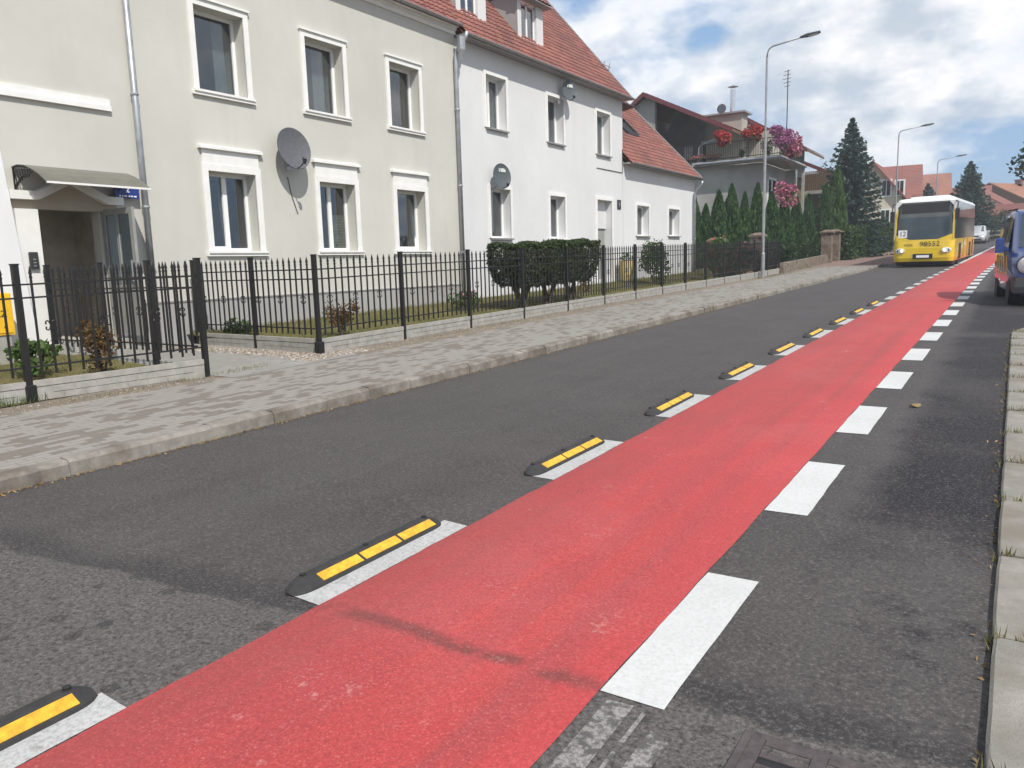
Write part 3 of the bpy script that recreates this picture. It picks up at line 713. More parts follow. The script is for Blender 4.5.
window(H1,*LO[0],.13,'lintel',sash=2,tilt=0,curtain=[(.0,.22)],seed=4); window(H1,*LO[1],.13,'lintel',sash=2,seed=5,blind=(.5,.95,.55)); window(H1,*LO[2],.13,'lintel',sash=1,tilt=0,seed=6)
for e in EXT: window(H1,*e,.14,'cap',sash=1,curtain=[(.6,.95)],seed=8)
# buttress at the left of the portal
mb=MB(); mb.hexa([(XF-.05,4.9,-1.5),(XF+.62,4.9,-1.5),(XF+.62,5.92,-1.5),(XF-.05,5.92,-1.5),(XF-.05,4.9,2.3),(XF+.03,4.9,2.3),(XF+.03,5.92,2.3),(XF-.05,5.92,2.3)]); mb.build('buttress',m_whitew,H1)
# portal: pilasters, pediment band
mb=MB(); p=.16
mb.box(XF-.02,5.98,-1.5,XF+p,6.32,1.08); mb.box(XF-.02,7.42,-1.5,XF+.05,7.62,1.08); mb.build('portal_pilaster',m_trim,H1)
mb=MB(); x0,x1=XF-.01,XF+.10
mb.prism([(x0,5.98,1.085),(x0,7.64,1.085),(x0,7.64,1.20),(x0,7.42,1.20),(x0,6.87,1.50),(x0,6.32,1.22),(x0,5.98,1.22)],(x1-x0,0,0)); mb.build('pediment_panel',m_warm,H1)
mb=MB(); band=[(5.93,1.22),(6.33,1.22),(6.87,1.50),(7.43,1.20),(7.70,1.20)]; w=.13
for (ya,za),(yb,zb) in zip(band,band[1:]): mb.hexa([(XF-.01,ya,za),(XF+.22,ya,za),(XF+.22,yb,zb),(XF-.01,yb,zb),(XF-.01,ya,za+w),(XF+.22,ya,za+w),(XF+.22,yb,zb+w),(XF-.01,yb,zb+w)])
mb.build('pediment_band',m_trim,H1)
# open hall behind the door
mb=MB(); xr=XF-1.5; a,b,c,d=DOOR[0]-.15,DOOR[1]+.35,DOOR[2]-.004,DOOR[3]+.2; xi=XF-.22
mb.poly([(xr,a,c),(xr,b,c),(xr,b,d),(xr,a,d)]); mb.poly([(xi,a,c),(xr,a,c),(xr,a,d),(xi,a,d)]); mb.poly([(xi,b,c),(xi,b,d),(xr,b,d),(xr,b,c)]); mb.poly([(xi,a,d),(xr,a,d),(xr,b,d),(xi,b,d)]); mb.poly([(xi,a,c),(xi,b,c),(xr,b,c),(xr,a,c)])
mb.build('hall',M('hall_walls',(.52,.475,.41),.9,.15,3),H1)
# open door leaf, hinged on the right jamb and swung out over the path
hy=7.39; dl=MB(); z0,z1=-.98,1.12; xa,xb=XF+.03,XF+.92
for (u0,u1,w0,w1) in ((xa,xa+.09,z0,z1),(xb-.09,xb,z0,z1),(xa+.09,xb-.09,z0,z0+.16),(xa+.09,xb-.09,z1-.1,z1),(xa+.40,xa+.46,z0+.85,z1-.1),(xa+.09,xb-.09,z0+.76,z0+.85)): dl.box(u0,hy,w0,u1,hy+.05,w1)
dl.box(xa+.09,hy+.012,z0+.16,xb-.09,hy+.036,z0+.76)
D=dl.build('door',m_door,H1)
g=MB(); g.box(xa+.09,hy+.02,z0+.85,xa+.40,hy+.026,z1-.1); g.box(xa+.46,hy+.02,z0+.85,xb-.09,hy+.026,z1-.1); g.build('pane',m_glass,D)
g=MB(); g.tube([(xb-.05,hy-.05,z0+.9),(xb-.05,hy-.05,z0+1.25)],.012,6); g.box(xb-.06,hy-.05,z0+.92,xb-.04,hy,z0+.94); g.box(xb-.06,hy-.05,z0+1.21,xb-.04,hy,z0+1.23); g.build('handle',m_zinc,D)
g=MB()
for k in range(2): g.box(XF+.0,6.2-.1*k,-1.3,XF+.5-.0+.28*(1-k),7.5+.1*k,-1.16+.13*k)
g.build('door_step',m_conc,H1)
# canopy of bent polycarbonate with ornate end brackets
cy0,cy1=6.08,7.72; arc=[(XF+.01,1.72),(XF+.18,1.735),(XF+.38,1.71),(XF+.58,1.645),(XF+.78,1.555),(XF+1.0,1.42)]
mb=MB(); mb.loft([[(x,cy0,z) for x,z in arc]+[(x,cy0,z-.012) for x,z in reversed(arc)],[(x,cy1,z) for x,z in arc]+[(x,cy1,z-.012) for x,z in reversed(arc)]],caps=True); cn=mb.build('canopy',m_canopy,H1)
mb=MB(); mb.box(XF+.985,cy0,1.395,XF+1.01,cy1,1.425); mb.build('front_rail',m_trim,cn)
for yy in (cy0+.02,cy1-.02):
    mb=MB(); mb.tube([(x,yy,z-.02) for x,z in arc],.014,6); mb.tube([(XF+.01,yy,1.72),(XF+.01,yy,1.28)],.014,6)
    mb.tube([(XF+.01,yy,1.30),(XF+.10,yy,1.46),(XF+.26,yy,1.55),(XF+.5,yy,1.57),(XF+.62,yy,1.60)],.011,6)
    for k in range(7): mb.tube([(XF+.04+.07*k,yy,1.40+.03*min(k,4)),(XF+.09+.07*k,yy,1.50+.02*min(k,4)),(XF+.03+.08*k,yy,1.66)],.009,5)
    mb.build('canopy_bracket',m_black,cn)
# ventilation grille and intercom panel
mb=MB(); mb.box(XF+.03,7.66,-.98,XF+.06,8.02,-.42)
for k in range(9): mb.box(XF+.06,7.69,-.94+.056*k,XF+.072,7.99,-.92+.056*k)
mb.build('vent_grille',m_plast,H1)
t=thing('intercom_panel','small dark intercom box on the white pilaster left of the open door','intercom',(XF+p,6.16,.10))
mb=MB(); mb.bbox(XF+p,6.10,.16,XF+p+.05,6.22,.42,.01); mb.build('housing',m_plast,t); mb=MB()
for k in range(3): mb.box(XF+p+.05,6.14,.20+.05*k,XF+p+.054,6.18,.215+.05*k)
mb.build('buttons',m_zinc,t)
def downpipe(name,label,y,z0,z1,x=XF+.1,r=.055,top=None,joints=(1.2,3.1,4.9),zb=None):
    t=thing(name,label,'downpipe',(x,y,z0)); pts=[(x,y,z0),(x,y,z1)]
    if top: pts+=top
    mb=MB(); mb.tube(pts,r,10); mb.build('pipe',m_zinc,t,smooth=True); mb=MB()
    for j in joints:
        if z0<j<z1: mb.lathe([(r+.01,j-.02),(r+.014,j),(r+.01,j+.02)],(x,y,0),seg=12); mb.box(XF,y-.02,j-.015,x,y+.02,j+.015)
    mb.build('pipe_clip',m_zinc,t); return t
downpipe('downpipe','grey zinc downpipe between the blue number sign and the first beige house windows',8.17,-1.2,6.2)
downpipe('downpipe','grey zinc downpipe on the joint between the beige house and the white house',17.50,-1.0,5.55,top=[(XF+.12,17.52,5.7),(XF+.42,17.55,6.0),(XF+.46,17.55,6.15)],joints=(.4,2.2,4.2))
mb=MB(); mb.lathe([(.05,5.50),(.11,5.70),(.12,6.02),(.13,6.05)],(XF+.3,17.5,.0),seg=10)
hop=tag(mb.build('rainwater_hopper',m_zinc),'grey rainwater hopper under the eaves where beige and white house meet','hopper')
# ------------------------------------------------------------------ house number plate, gas box
t=thing('house_number_sign','blue enamel plate with white number 2 beside the entrance canopy','sign',(XF+.03,7.86,1.36))
SX=XF+.12
mb=MB(); mb.box(SX-.02,7.62,1.33,SX,8.06,1.56); mb.build('plate',m_signblue,t)
mb=MB(); mb.box(XF,7.7,1.45,SX-.02,7.74,1.5); mb.box(XF,7.98,1.45,SX-.02,8.02,1.5); mb.build('bracket',m_zinc,t)
text_mesh('number','2',.15,m_signwhite,t,frame_m((SX+.003,7.85,1.475),(0,1,0),(0,0,1)))
mb=MB(); xx=7.69
for wd in (.035,.02,.05,.04,.03,.05): mb.box(SX,xx,1.355,SX+.003,xx+wd,1.378); xx+=wd+.018
mb.build('street_lettering',m_signwhite,t)
t=thing('gas_meter_box','yellow gas meter box with black lettering at the left edge of the photo','meter box',(XF+.75,5.3,-1.2))
gx0,gx1,gy0,gy1,gz0,gz1=XF+.62,XF+.86,4.82,5.46,-.78,-.18
mb=MB(); mb.bbox(gx0,gy0,gz0,gx1,gy1,gz1,.015); mb.build('box_body',m_gas,t)
mb=MB(); mb.box(gx1,gy0+.03,gz0+.03,gx1+.012,gy1-.03,gz1-.04); dd=mb.build('box_door',m_gas,t)
text_mesh('lettering','GAZ',.13,m_ink,dd,frame_m((gx1+.014,(gy0+gy1)/2+.10,gz0+.30),(0,1,0),(0,0,1)))
mb=MB(); mb.box(gx1+.012,gy1-.14,gz0+.10,gx1+.02,gy1-.11,gz0+.13); mb.box(gx1+.012,gy1-.26,gz0+.10,gx1+.02,gy1-.23,gz0+.13); mb.build('vent_holes',m_ink,dd)
mb=MB(); mb.box(gx0+.02,gy0+.05,-1.25,gx1-.02,gy1-.05,gz0); mb.build('base',m_conc,t)
# ------------------------------------------------------------------ house 2 (white, two dormers) and house 3 (lower white annex)
H2=thing('white_house','white two storey house with red tiled roof, dormers and a doorway','house',(XF,23,-1.1))
Y2,Y3,Y4=17.62,28.25,36.3
U2=[(19.0,20.05,3.95,5.42),(22.5,23.55,3.94,5.40),(26.02,27.12,3.92,5.42)]
L2=[(19.06,20.14,.82,2.26),(22.54,23.56,.86,2.24)]
DR=(25.98,27.22,-.62,2.30,.35)
mb=MB(); facade(mb,XF,Y2,Y3,-1.3,6.2,U2+L2+[DR]); XB=-23.
mb.poly([(XF,Y2,-1.3),(XF,Y2,6.2),(XB,Y2,6.2),(XB,Y2,-1.3)]); mb.poly([(XB,Y2,-1.3),(XB,Y2,6.2),(XB,Y3,6.2),(XB,Y3,-1.3)]); mb.poly([(XF,Y3,-1.3),(XB,Y3,-1.3),(XB,Y3,6.2),(XF,Y3,6.2)])
for yy in (Y2,Y3): mb.poly([(XF,yy,6.2),(-18,yy,11.95),(XB,yy,6.2)])
mb.build('wall',m_whitew,H2)
sl=1.15; k=(1+sl*sl)**.5
tiled('roof',m_tile,H2,(XF+.40,Y2,6.12),(0,1,0),(-1,0,sl),Y3-Y2+.12,5.6*k)
mb=MB(); zr=6.12+5.6*sl; xr=XF+.40-5.6; mb.hexa([(xr,Y2,zr-.06),(xr,Y3+.12,zr-.06),(XB-.4,Y3+.12,5.9),(XB-.4,Y2,5.9),(xr,Y2,zr+.04),(xr,Y3+.12,zr+.04),(XB-.4,Y3+.12,6.0),(XB-.4,Y2,6.0)]); mb.build('rear_roof',m_tile4,H2)
mb=MB(); mb.tube([(xr,Y2,zr+.02),(xr,Y3+.12,zr+.02)],.11,8); mb.build('ridge_tiles',m_tile4,H2)
gutter(H2,XF+.43,Y2,Y3+.12,6.14)
mb=MB(); mb.box(XF-.2,Y2,6.09,XF+.35,Y3+.1,6.15); mb.prism([(XF+.38,Y3+.01,6.07),(XF+.38,Y3+.01,6.21),(xr,Y3+.01,zr+.06),(xr,Y3+.01,zr-.1)],(0,.11,0)); mb.build('eaves_board',m_sill,H2)
# snow guard rail
mb=MB()
for yy in (27.3,27.75,28.2):
    xq=XF-.55; zq=6.12+(XF+.40-xq)*sl; mb.bar((xq,yy,zq),(xq+.06,yy,zq+.32),.02)
xq=XF-.52; zq=6.12+(XF+.40-xq)*sl+.22; mb.tube([(xq+.03,27.2,zq),(xq+.03,28.3,zq)],.012,6); mb.build('snow_guard',m_sill,H2)
for i,(a,b,c,d) in enumerate(U2): window(H2,a,b,c,d,.10,'thin',sash=2 if i==0 else 1,curtain=[[(.3,.95)],[(.1,.8)],[(.2,.9)]][i],seed=i+11)
for i,(a,b,c,d) in enumerate(L2): window(H2,a,b,c,d,.10,'thin' if i==0 else 'plain',sash=1,curtain=[(.1,.7)],seed=i+15)
mb=MB(); t_=.13
mb.box(XF-.01,DR[0]-t_,-1.0,XF+.04,DR[0],DR[3]+t_); mb.box(XF-.01,DR[1],-1.0,XF+.04,DR[1]+t_,DR[3]+t_); mb.box(XF-.01,DR[0],DR[3],XF+.04,DR[1],DR[3]+t_); mb.build('door_surround',m_trim,H2)
mb=MB(); mb.box(XF-.36,DR[0],1.28,XF-.24,DR[1],DR[3]); mb.build('transom_panel',m_whitew,H2)
mb=MB(); mb.box(XF-.36,DR[0],-.62,XF-.30,DR[1],1.28); dr=mb.build('door',m_door,H2)
g=MB(); g.box(XF-.299,DR[0]+.12,-.1,XF-.29,DR[0]+.62,1.15); g.build('pane',m_dglass,dr)
g=MB(); g.box(XF-.299,DR[1]-.14,.3,XF-.25,DR[1]-.10,.42); g.build('handle',m_zinc,dr)
def dormer(y0,y1,x,z0,z1,lab=None):
    mb=MB(); xb=x-(z1+.3-z0)/sl-.1
    fw=.18; zw0,zw1=z0+.12,z1-.12
    # cheeks and front with opening
    for (a,b,c,d) in ((y0,y0+.22,z0,z1),(y1-.42,y1,z0,z1),(y0+.22,y1-.42,z0,z0+.08),(y0+.22,y1-.42,z1-.10,z1)): mb.poly([(x,a,c),(x,b,c),(x,b,d),(x,a,d)])
    mb.poly([(x,y1,z0),(xb,y1,z1),(x,y1,z1)]); 
    for yy in (y0+.22,y1-.42): mb.poly([(x,yy,z0+.08),(x-.12,yy,z0+.08),(x-.12,yy,z1-.1),(x,yy,z1-.1)])
    d=mb.build('dormer',m_whitew,H2)
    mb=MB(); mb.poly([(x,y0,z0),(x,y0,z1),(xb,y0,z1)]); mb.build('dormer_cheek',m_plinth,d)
    mb=MB(); a,b,c,e=y0+.22,y1-.42,z0+.08,z1-.1
    for q in ((a,a+.06,c,e),(b-.06,b,c,e),(a,b,c,c+.06),(a,b,e-.06,e),((a+b)/2-.04,(a+b)/2+.04,c,e)): mb.box(x-.13,q[0],q[2],x-.09,q[1],q[3])
    mb.build('frame',m_frame,d); mb=MB(); mb.box(x-.115,a,c,x-.105,b,e); mb.build('pane',m_glass,d)
    mb=MB(); mb.box(x-.5,a-.1,c-.1,x-.48,b+.1,e+.1); mb.build('curtain',m_curt,d)
    mb=MB(); mb.bar((x-.02,y0-.02,z0+.02),(xb,y0-.02,z1+.0),.07,.10); mb.box(x-.05,y0-.05,z0-.06,x+.05,y1+.05,z0); mb.build('flashing',m_sill,d)
    tiled('dormer_roof',m_tile,d,(x+.28,y0-.22,z1-.02),(0,1,0),(-1,0,.45),y1-y0+.44,2.6)
    mb=MB(); mb.box(x-.1,y0-.2,z1-.06,x+.27,y1+.2,z1-.03); mb.build('dormer_soffit',m_sill,d)
dormer(18.25,19.72,XF-.38,6.97,8.25); dormer(21.45,23.0,XF-.38,6.97,8.25)
H3=thing('white_annex','low white house end with a skylight in its red tiled roof','house',(XF,32.3,-.9))
U3=[(29.55,30.80,1.05,2.26),(33.0,34.3,1.10,2.28)]
mb=MB(); facade(mb,XF,Y3+.01,Y4,-1.2,3.85,U3); mb.poly([(XF,Y4,-1.2),(XB,Y4,-1.2),(XB,Y4,3.85),(XF,Y4,3.85)]); mb.poly([(XF,Y4,3.85),(XB,Y4,3.85),(-17.6,Y4,8.5)]); mb.poly([(XB,Y3,-1.2),(XB,Y3,3.85),(XB,Y4,3.85),(XB,Y4,-1.2)])
mb.build('wall',m_whitew,H3)
s3=1.03; k3=(1+s3*s3)**.5; sky=(XF-1.6,32.2)
tiled('roof',m_tile,H3,(XF+.36,Y3+.02,3.77),(0,1,0),(-1,0,s3),Y4-Y3+.1,5.0*k3)
mb=MB(); xr3=XF+.36-5; zr3=3.77+5*s3; mb.hexa([(xr3,Y3,zr3-.06),(xr3,Y4+.1,zr3-.06),(XB-.4,Y4+.1,3.7),(XB-.4,Y3,3.7),(xr3,Y3,zr3+.04),(xr3,Y4+.1,zr3+.04),(XB-.4,Y4+.1,3.8),(XB-.4,Y3,3.8)]); mb.build('rear_roof',m_tile4,H3)
mb=MB(); mb.prism([(XF+.34,Y4+.0,3.71),(XF+.34,Y4,3.87),(xr3,Y4,zr3+.06),(xr3,Y4,zr3-.1)],(0,.11,0)); mb.box(XF-.1,Y3+.02,3.75,XF+.31,Y4+.1,3.81); mb.build('eaves_board',m_sill,H3)
gutter(H3,XF+.39,Y3+.05,Y4+.1,3.81)
def rp(x,y,dz): return (x,y,3.77+(XF+.36-x)*s3+dz)
mb=MB()
for (xa,xb,ya,yb) in ((-14.2,-14.2,31.3,32.5),(-15.2,-15.2,31.3,32.5),(-14.2,-15.2,31.3,31.3),(-14.2,-15.2,32.5,32.5)): mb.bar(rp(xa,ya,.09),rp(xb,yb,.09),.09,.12)
sk=mb.build('skylight',m_plast,H3); mb=MB(); mb.hexa([rp(-14.2,31.3,.06),rp(-14.2,32.5,.06),rp(-15.2,32.5,.06),rp(-15.2,31.3,.06),rp(-14.2,31.3,.08),rp(-14.2,32.5,.08),rp(-15.2,32.5,.08),rp(-15.2,31.3,.08)]); mb.build('pane',m_dark,sk)
mb=MB(); a=rp(-15.2,31.3,.15); mb.hexa([rp(-15.2,31.25,.12),rp(-15.2,32.55,.12),(-14.35,32.55,a[2]+.12),(-14.35,31.25,a[2]+.12),rp(-15.2,31.25,.16),rp(-15.2,32.55,.16),(-14.35,32.55,a[2]+.16),(-14.35,31.25,a[2]+.16)]); mb.build('open_sash',m_plast,sk)
for i,(a,b,c,d) in enumerate(U3): window(H3,a,b,c,d,.10,'thin',sash=1 if i else 2,curtain=[(.1,.9)],seed=i+20)
downpipe('downpipe','pale downpipe at the far corner of the low white annex',36.1,-.7,3.05,top=[(XF+.15,36.12,3.25),(XF+.4,36.15,3.5),(XF+.45,36.15,3.66)],joints=(1.,2.5))
mb=MB(); mb.tube([(XF+.02,26.0,3.42),(XF+.02,28.2,3.42),(XF+.02,28.2,4.3)],.012,5); tag(mb.build('wall_cable',m_plast),'thin dark cable across the white wall below the upper windows','cable')
t=thing('house_number_plate','small dark number plate on the white wall right of the doorway','sign',(XF,27.85,2.05))
mb=MB(); mb.box(XF,27.72,2.03,XF+.03,28.02,2.38); mb.build('plate',m_plast,t); text_mesh('number','1',.2,m_signwhite,t,frame_m((XF+.033,27.87,2.20),(0,1,0),(0,0,1)))
# ------------------------------------------------------------------ satellite dishes
def dish(label,c,r,nrm,mat,wall_y,logo=False):
    c=Vector(c); nrm=Vector(nrm).normalized(); t=thing('satellite_dish',label,'satellite dish',(XF,wall_y,c.z-.3),'satellite dishes on the facades')
    x=Vector((0,0,1)).cross(nrm).normalized(); y=nrm.cross(x); m=Matrix((x,y,nrm)).transposed().to_4x4(); m.translation=c
    mb=MB(); mb.m=m; rings=[]
    for k in range(1,9):
        q=k/8; rings.append([(r*.92*q*math.cos(a),r*q*math.sin(a),.16*r*q*q-.16*r*.0) for a in [2*PI*i/36 for i in range(36)]])
    front=rings
    mb.loft(front); mb.face([i for i in range(36)][::-1] if False else list(range(35,-1,-1)))
    back=[[(p[0]*1.0,p[1]*1.0,p[2]-.018) for p in rg] for rg in reversed(rings)]
    mb.loft([front[-1]]+[[ (p[0]*1.015,p[1]*1.015,p[2]-.009) for p in front[-1]]]+back,caps=False); mb.build('reflector',mat,t,smooth=True)
    mb=MB(); mb.m=m; mb.tube([(0,-r*.9,.0),(0,-r*.98,.25*r),(0,-r*.86,.72*r)],.014,6); a=mb.build('feed_arm',m_plast,t)
    mb=MB(); mb.m=m; mb.tube([(0,-r*.92,.68*r),(0,-r*.78,.78*r)],[.03,.045],8); mb.tube([(0,-r*.78,.78*r),(0,-r*.66,.74*r)],[.045,.04],8); mb.build('feed_horn',m_plast,a)
    mb=MB(); bk=c-nrm*.08; mb.tube([bk,bk-nrm*.06,(XF+.18,wall_y,bk.z-.1),(XF+.18,wall_y,bk.z-.28),(XF+.0,wall_y,bk.z-.28)],.02,8); mb.box(XF,wall_y-.07,bk.z-.38,XF+.012,wall_y+.07,bk.z-.18); mb.build('mount',m_zinc,t)
    if logo:
        mb=MB(); mb.m=m; mb.box(-.02*r/.3,.10*r/.3,.02,.14*r/.3,.19*r/.3,.03)
        mb.box(-.07*r/.3,.10*r/.3,.02,-.045*r/.3,.19*r/.3,.03); mb.build('sticker',m_pale,t)
    return t
dish('large dark grey satellite dish on the beige wall, casting a round shadow',(-12.74,11.47,2.515),.43,(.97,-.12,.2),m_dish,11.55)
dish('grey satellite dish with pale sticker over the first ground floor window of the white house',(-12.74,19.29,2.575),.36,(.95,-.28,.10),m_dish2,19.3,True)
dish('grey satellite dish with pale sticker high over an upper window of the white house',(-12.72,23.48,5.64),.33,(.92,-.42,.10),m_dish2,23.3,True)
mb=MB(); mb.tube([(XF+.012,11.50,1.98),(XF+.012,11.58,1.60),(XF+.012,11.72,1.22)],.008,5); tag(mb.build('dish_cable',m_plast),'short loose cable running down the beige wall below the large dish','cable')
# ------------------------------------------------------------------ fences
def fence(label,pts,cat='fence',curbs=True,skip=(),base=(),nopost=()):
    """pts: post positions (x,y); panels between consecutive posts"""
    P=[Vector((x,y,gz(y)+.12)) for x,y in pts]
    t=thing('iron_fence',label,cat,P[0]); 
    H=1.56
    for k,pp in enumerate(P):
        if k in nopost: continue
        mb=MB(); q=.032
        mb.box(pp.x-q,pp.y-q,pp.z-.1,pp.x+q,pp.y+q,pp.z+H); mb.box(pp.x-q-.006,pp.y-q-.006,pp.z+H,pp.x+q+.006,pp.y+q+.006,pp.z+H+.015)
        mb.build('post',m_black,t)
        if k in base:
            f=MB(); f.bbox(pp.x-.055,pp.y-.055,pp.z-.1,pp.x+.055,pp.y+.055,pp.z+.20,.01); f.build('post_base',m_black,t)
    for k,(a,b) in enumerate(zip(P,P[1:])):
        if k in skip: continue
        d=(b-a); Lh=d.length; dn=d/Lh; side=Vector((-dn.y,dn.x,0)).normalized(); mb=MB()
        for hz in (1.34,1.19,.40):
            mb.bar(a+dn*.04+Vector((0,0,hz)),b-dn*.04+Vector((0,0,hz)),.028,.02)
        N=max(2,int(round(Lh/.147))); cz=.86
        for i in range(1,N):
            q=a+d*(i/N); w=.0105
            for (z0,z1) in ((.30,1.46),): mb.box(q.x-w,q.y-w,q.z+z0,q.x+w,q.y+w,q.z+z1)
            top=[(q.x-.016,q.y-.016,q.z+1.455),(q.x+.016,q.y-.016,q.z+1.455),(q.x+.016,q.y+.016,q.z+1.455),(q.x-.016,q.y+.016,q.z+1.455)]
            tip=[(q.x-.002,q.y-.002,q.z+1.545),(q.x+.002,q.y-.002,q.z+1.545),(q.x+.002,q.y+.002,q.z+1.545),(q.x-.002,q.y+.002,q.z+1.545)]
            mb.loft([top,tip],caps=True); mb.box(q.x-.014,q.y-.014,q.z+1.41,q.x+.014,q.y+.014,q.z+1.425)
            if i%4==2:
                for sg in (-1,1):
                    for up_ in (-1,1):
                        mb.tube([q+dn*sg*(.010+.022*(1-math.cos(th)))+Vector((0,0,cz+up_*(.018+.03*math.sin(th)+.012*th/3))) for th in (0,.8,1.6,2.4,3.1,3.9)],.0085,4)
        mb.build('fence_panel',m_black,t)
        if curbs:
            f=MB(); s=side*.028; P0_=-.02
            def slab(z0,z1,th):
                o=side*th; A=a+dn*.036; B=b-dn*.036; e=Vector((0,0,1))
                f.hexa([A-o+e*z0,A+o+e*z0,B+o+e*z0,B-o+e*z0,A-o+e*z1,A+o+e*z1,B+o+e*z1,B-o+e*z1])
            slab(-.05,.165,.026); slab(.172,.24,.034); 
            # raised stone pattern on the curb plate
            nb=int((Lh-.2)/.24)
            for r_ in (0,1):
                for i in range(nb):
                    A=a+dn*(.11+i*.24+(.12 if r_ else 0)); B=A+dn*.225; e=Vector((0,0,1)); z0,z1=.012+.078*r_,.08+.078*r_
                    if (B-a).length>Lh-.05: continue
                    o=side*.033
                    f.hexa([A-o+e*z0,A+o+e*z0,B+o+e*z0,B-o+e*z0,A-o+e*z1,A+o+e*z1,B+o+e*z1,B-o+e*z1])
            f.build('concrete_curb',m_conc,t)
    return t
FX=-9.25
fence('long black spear topped iron fence starting right of the entrance path',[(FX,8.6+2.05*k) for k in range(15)],base=(0,))
fence('black iron fence at the left end, left of the entrance path',[(-10.2,.25),(-9.82,2.3),(-9.42,4.31),(-9.03,6.36)],base=(2,))
fence('short black iron fence along the near side of the entrance path',[(-9.16,6.37),(-10.25,6.42),(-11.4,6.38),(-12.75,6.3)],curbs=False,nopost=(0,))
fence('short black iron fence along the far side of the entrance path',[(FX-.05,8.62),(-10.95,8.75),(-12.7,8.85)],nopost=(0,))
# ------------------------------------------------------------------ street lamps
def lamp(label,x,y,zt,arm,z0=None):
    z0=gz(y)+.12 if z0 is None else z0; t=thing('street_lamp',label,'street lamp',(x,y,z0),'street lamps along the left pavement'); zb=z0+9.25 if zt is None else zt
    mb=MB(); mb.tube([(x,y,z0-.1),(x,y,z0+1.0)],.085,10); mb.tube([(x,y,z0+1.0),(x,y,z0+1.05)],[.085,.06],10); mb.tube([(x,y,z0+1.05),(x,y,z0+5.8)],.06,10); mb.tube([(x,y,z0+5.8),(x,y,zb-.3)],.042,10); mb.lathe([(.064,z0+5.76),(.064,z0+5.84)],(x,y,0),seg=10); mb.build('pole',m_pole,t,smooth=False)
    mb=MB(); mb.tube([(x,y,zb-.3),(x+.02,y,zb-.12),(x+.08,y,zb+.02),(x+.2,y,zb+.1),(x+arm*.7,y,zb+.1+arm*.085)],.034,8); mb.build('arm',m_pole,t,smooth=True)
    mb=MB(); a=Vector((x+arm*.66,y,zb+.1+arm*.08)); b=Vector((x+arm*1.05,y,zb+.1+arm*.125)); mb.loft([[a+Vector((0,-.04,-.03)),a+Vector((0,.04,-.03)),a+Vector((0,.04,.03)),a+Vector((0,-.04,.03))],[a.lerp(b,.35)+Vector((0,-.11,-.05)),a.lerp(b,.35)+Vector((0,.11,-.05)),a.lerp(b,.35)+Vector((0,.08,.06)),a.lerp(b,.35)+Vector((0,-.08,.06))],[b+Vector((0,-.09,-.04)),b+Vector((0,.09,-.04)),b+Vector((0,.06,.03)),b+Vector((0,-.06,.03))]],caps=True); h=mb.build('lamp_head',m_plast,t)
    mb=MB(); q=a.lerp(b,.45); q2=a.lerp(b,.92); mb.hexa([(q.x,y-.07,q.z-.075),(q2.x,y-.07,q2.z-.07),(q2.x,y+.07,q2.z-.07),(q.x,y+.07,q.z-.075),(q.x,y-.08,q.z-.045),(q2.x,y-.08,q2.z-.035),(q2.x,y+.08,q2.z-.035),(q.x,y+.08,q.z-.045)]); mb.build('lens',m_lamp,h)
    return t
lamp('tall grey street lamp rising from the far end of the iron fence',-9.03,33.7,vp(766,45,-9.0).z-.12,1.95)
lamp('second street lamp, behind the yellow bus',cshift(64)-8.6,64,vp(899,131,cshift(64)-8.6).z-.1,2.1)
q=yp(938,160,88); lamp('farthest street lamp, beside the distant orange roofs',q.x,88,q.z-.1,2.3)
# ------------------------------------------------------------------ house 4 : grey house with terrace
H4=thing('grey_house','grey unplastered house with maroon roof, flower covered terrace and tall chimney','house',(-16.5,51,-.9))
YF=46.; g4=-1.2; ZS=5.66
mb=MB()
def boxw(mb,x0,x1,y0,y1,z0,z1): mb.box(x0,y0,z0,x1,y1,z1)
boxw(mb,-20.6,-12.5,YF,51.4,g4,ZS-.25); boxw(mb,-20.6,-11.9,51.4,52,g4,ZS-.25); boxw(mb,-20.6,-13.5,53,58,g4,ZS-.25)
mb.build('wall',m_grey,H4)
mb=MB(); zz=ZS-.02
mb.prism([(-20.6,46,zz),(-19.0,46,zz),(-19.0,46,9.75),(-19.6,46,10.0),(-20.6,46,9.2)],(0,.3,0)); mb.box(-20.6,46.3,zz,-20.3,52,9.2); mb.box(-20.3,51,zz,-15.2,51.3,8.2); mb.prism([(-20.3,51,8.2),(-15.2,51,8.2),(-15.2,51,7.75),(-15.2,51,8.2),(-19.6,51,9.9)],(0,.3,0)); mb.build('upper_wall',m_grey,H4)
mb=MB(); mb.box(-15.2,51,zz,-13.2,57.8,7.9); mb.build('terrace_room',m_cream2,H4)
def roofslab(name,x0,z0,x1,z1,y0,y1,th=.16,mat=m_tile2,root=H4):
    d=Vector((x1-x0,0,z1-z0)); Lg=d.length
    mb=MB(); mb.hexa([(x0,y0,z0-th),(x1,y0,z1-th),(x1,y1,z1-th),(x0,y1,z0-th),(x0,y0,z0),(x1,y0,z1),(x1,y1,z1),(x0,y1,z0)]); o=mb.build(name,m_wood,root)
    tiled('tiles',mat,o,(x1,y0-.02,z1+.02),(0,1,0),(-d.x,0,-d.z),y1-y0+.04,Lg,.25,.36,.03,.025,sub=3)
    f=MB(); f.hexa([(x0,y0-.04,z0-th-.05),(x1,y0-.04,z1-th-.05),(x1,y0-.02,z1-th-.05),(x0,y0-.02,z0-th-.05),(x0,y0-.04,z0+.06),(x1,y0-.04,z1+.06),(x1,y0-.02,z1+.06),(x0,y0-.02,z0+.06)]); f.build('verge_board',M('maroon_board',(.14,.03,.035),.5),o)
    return o
roofslab('roof',-19.6,10.12,-14.1,7.42,45.6,52.2); roofslab('roof',-19.6,10.12,-20.9,9.15,45.6,58)
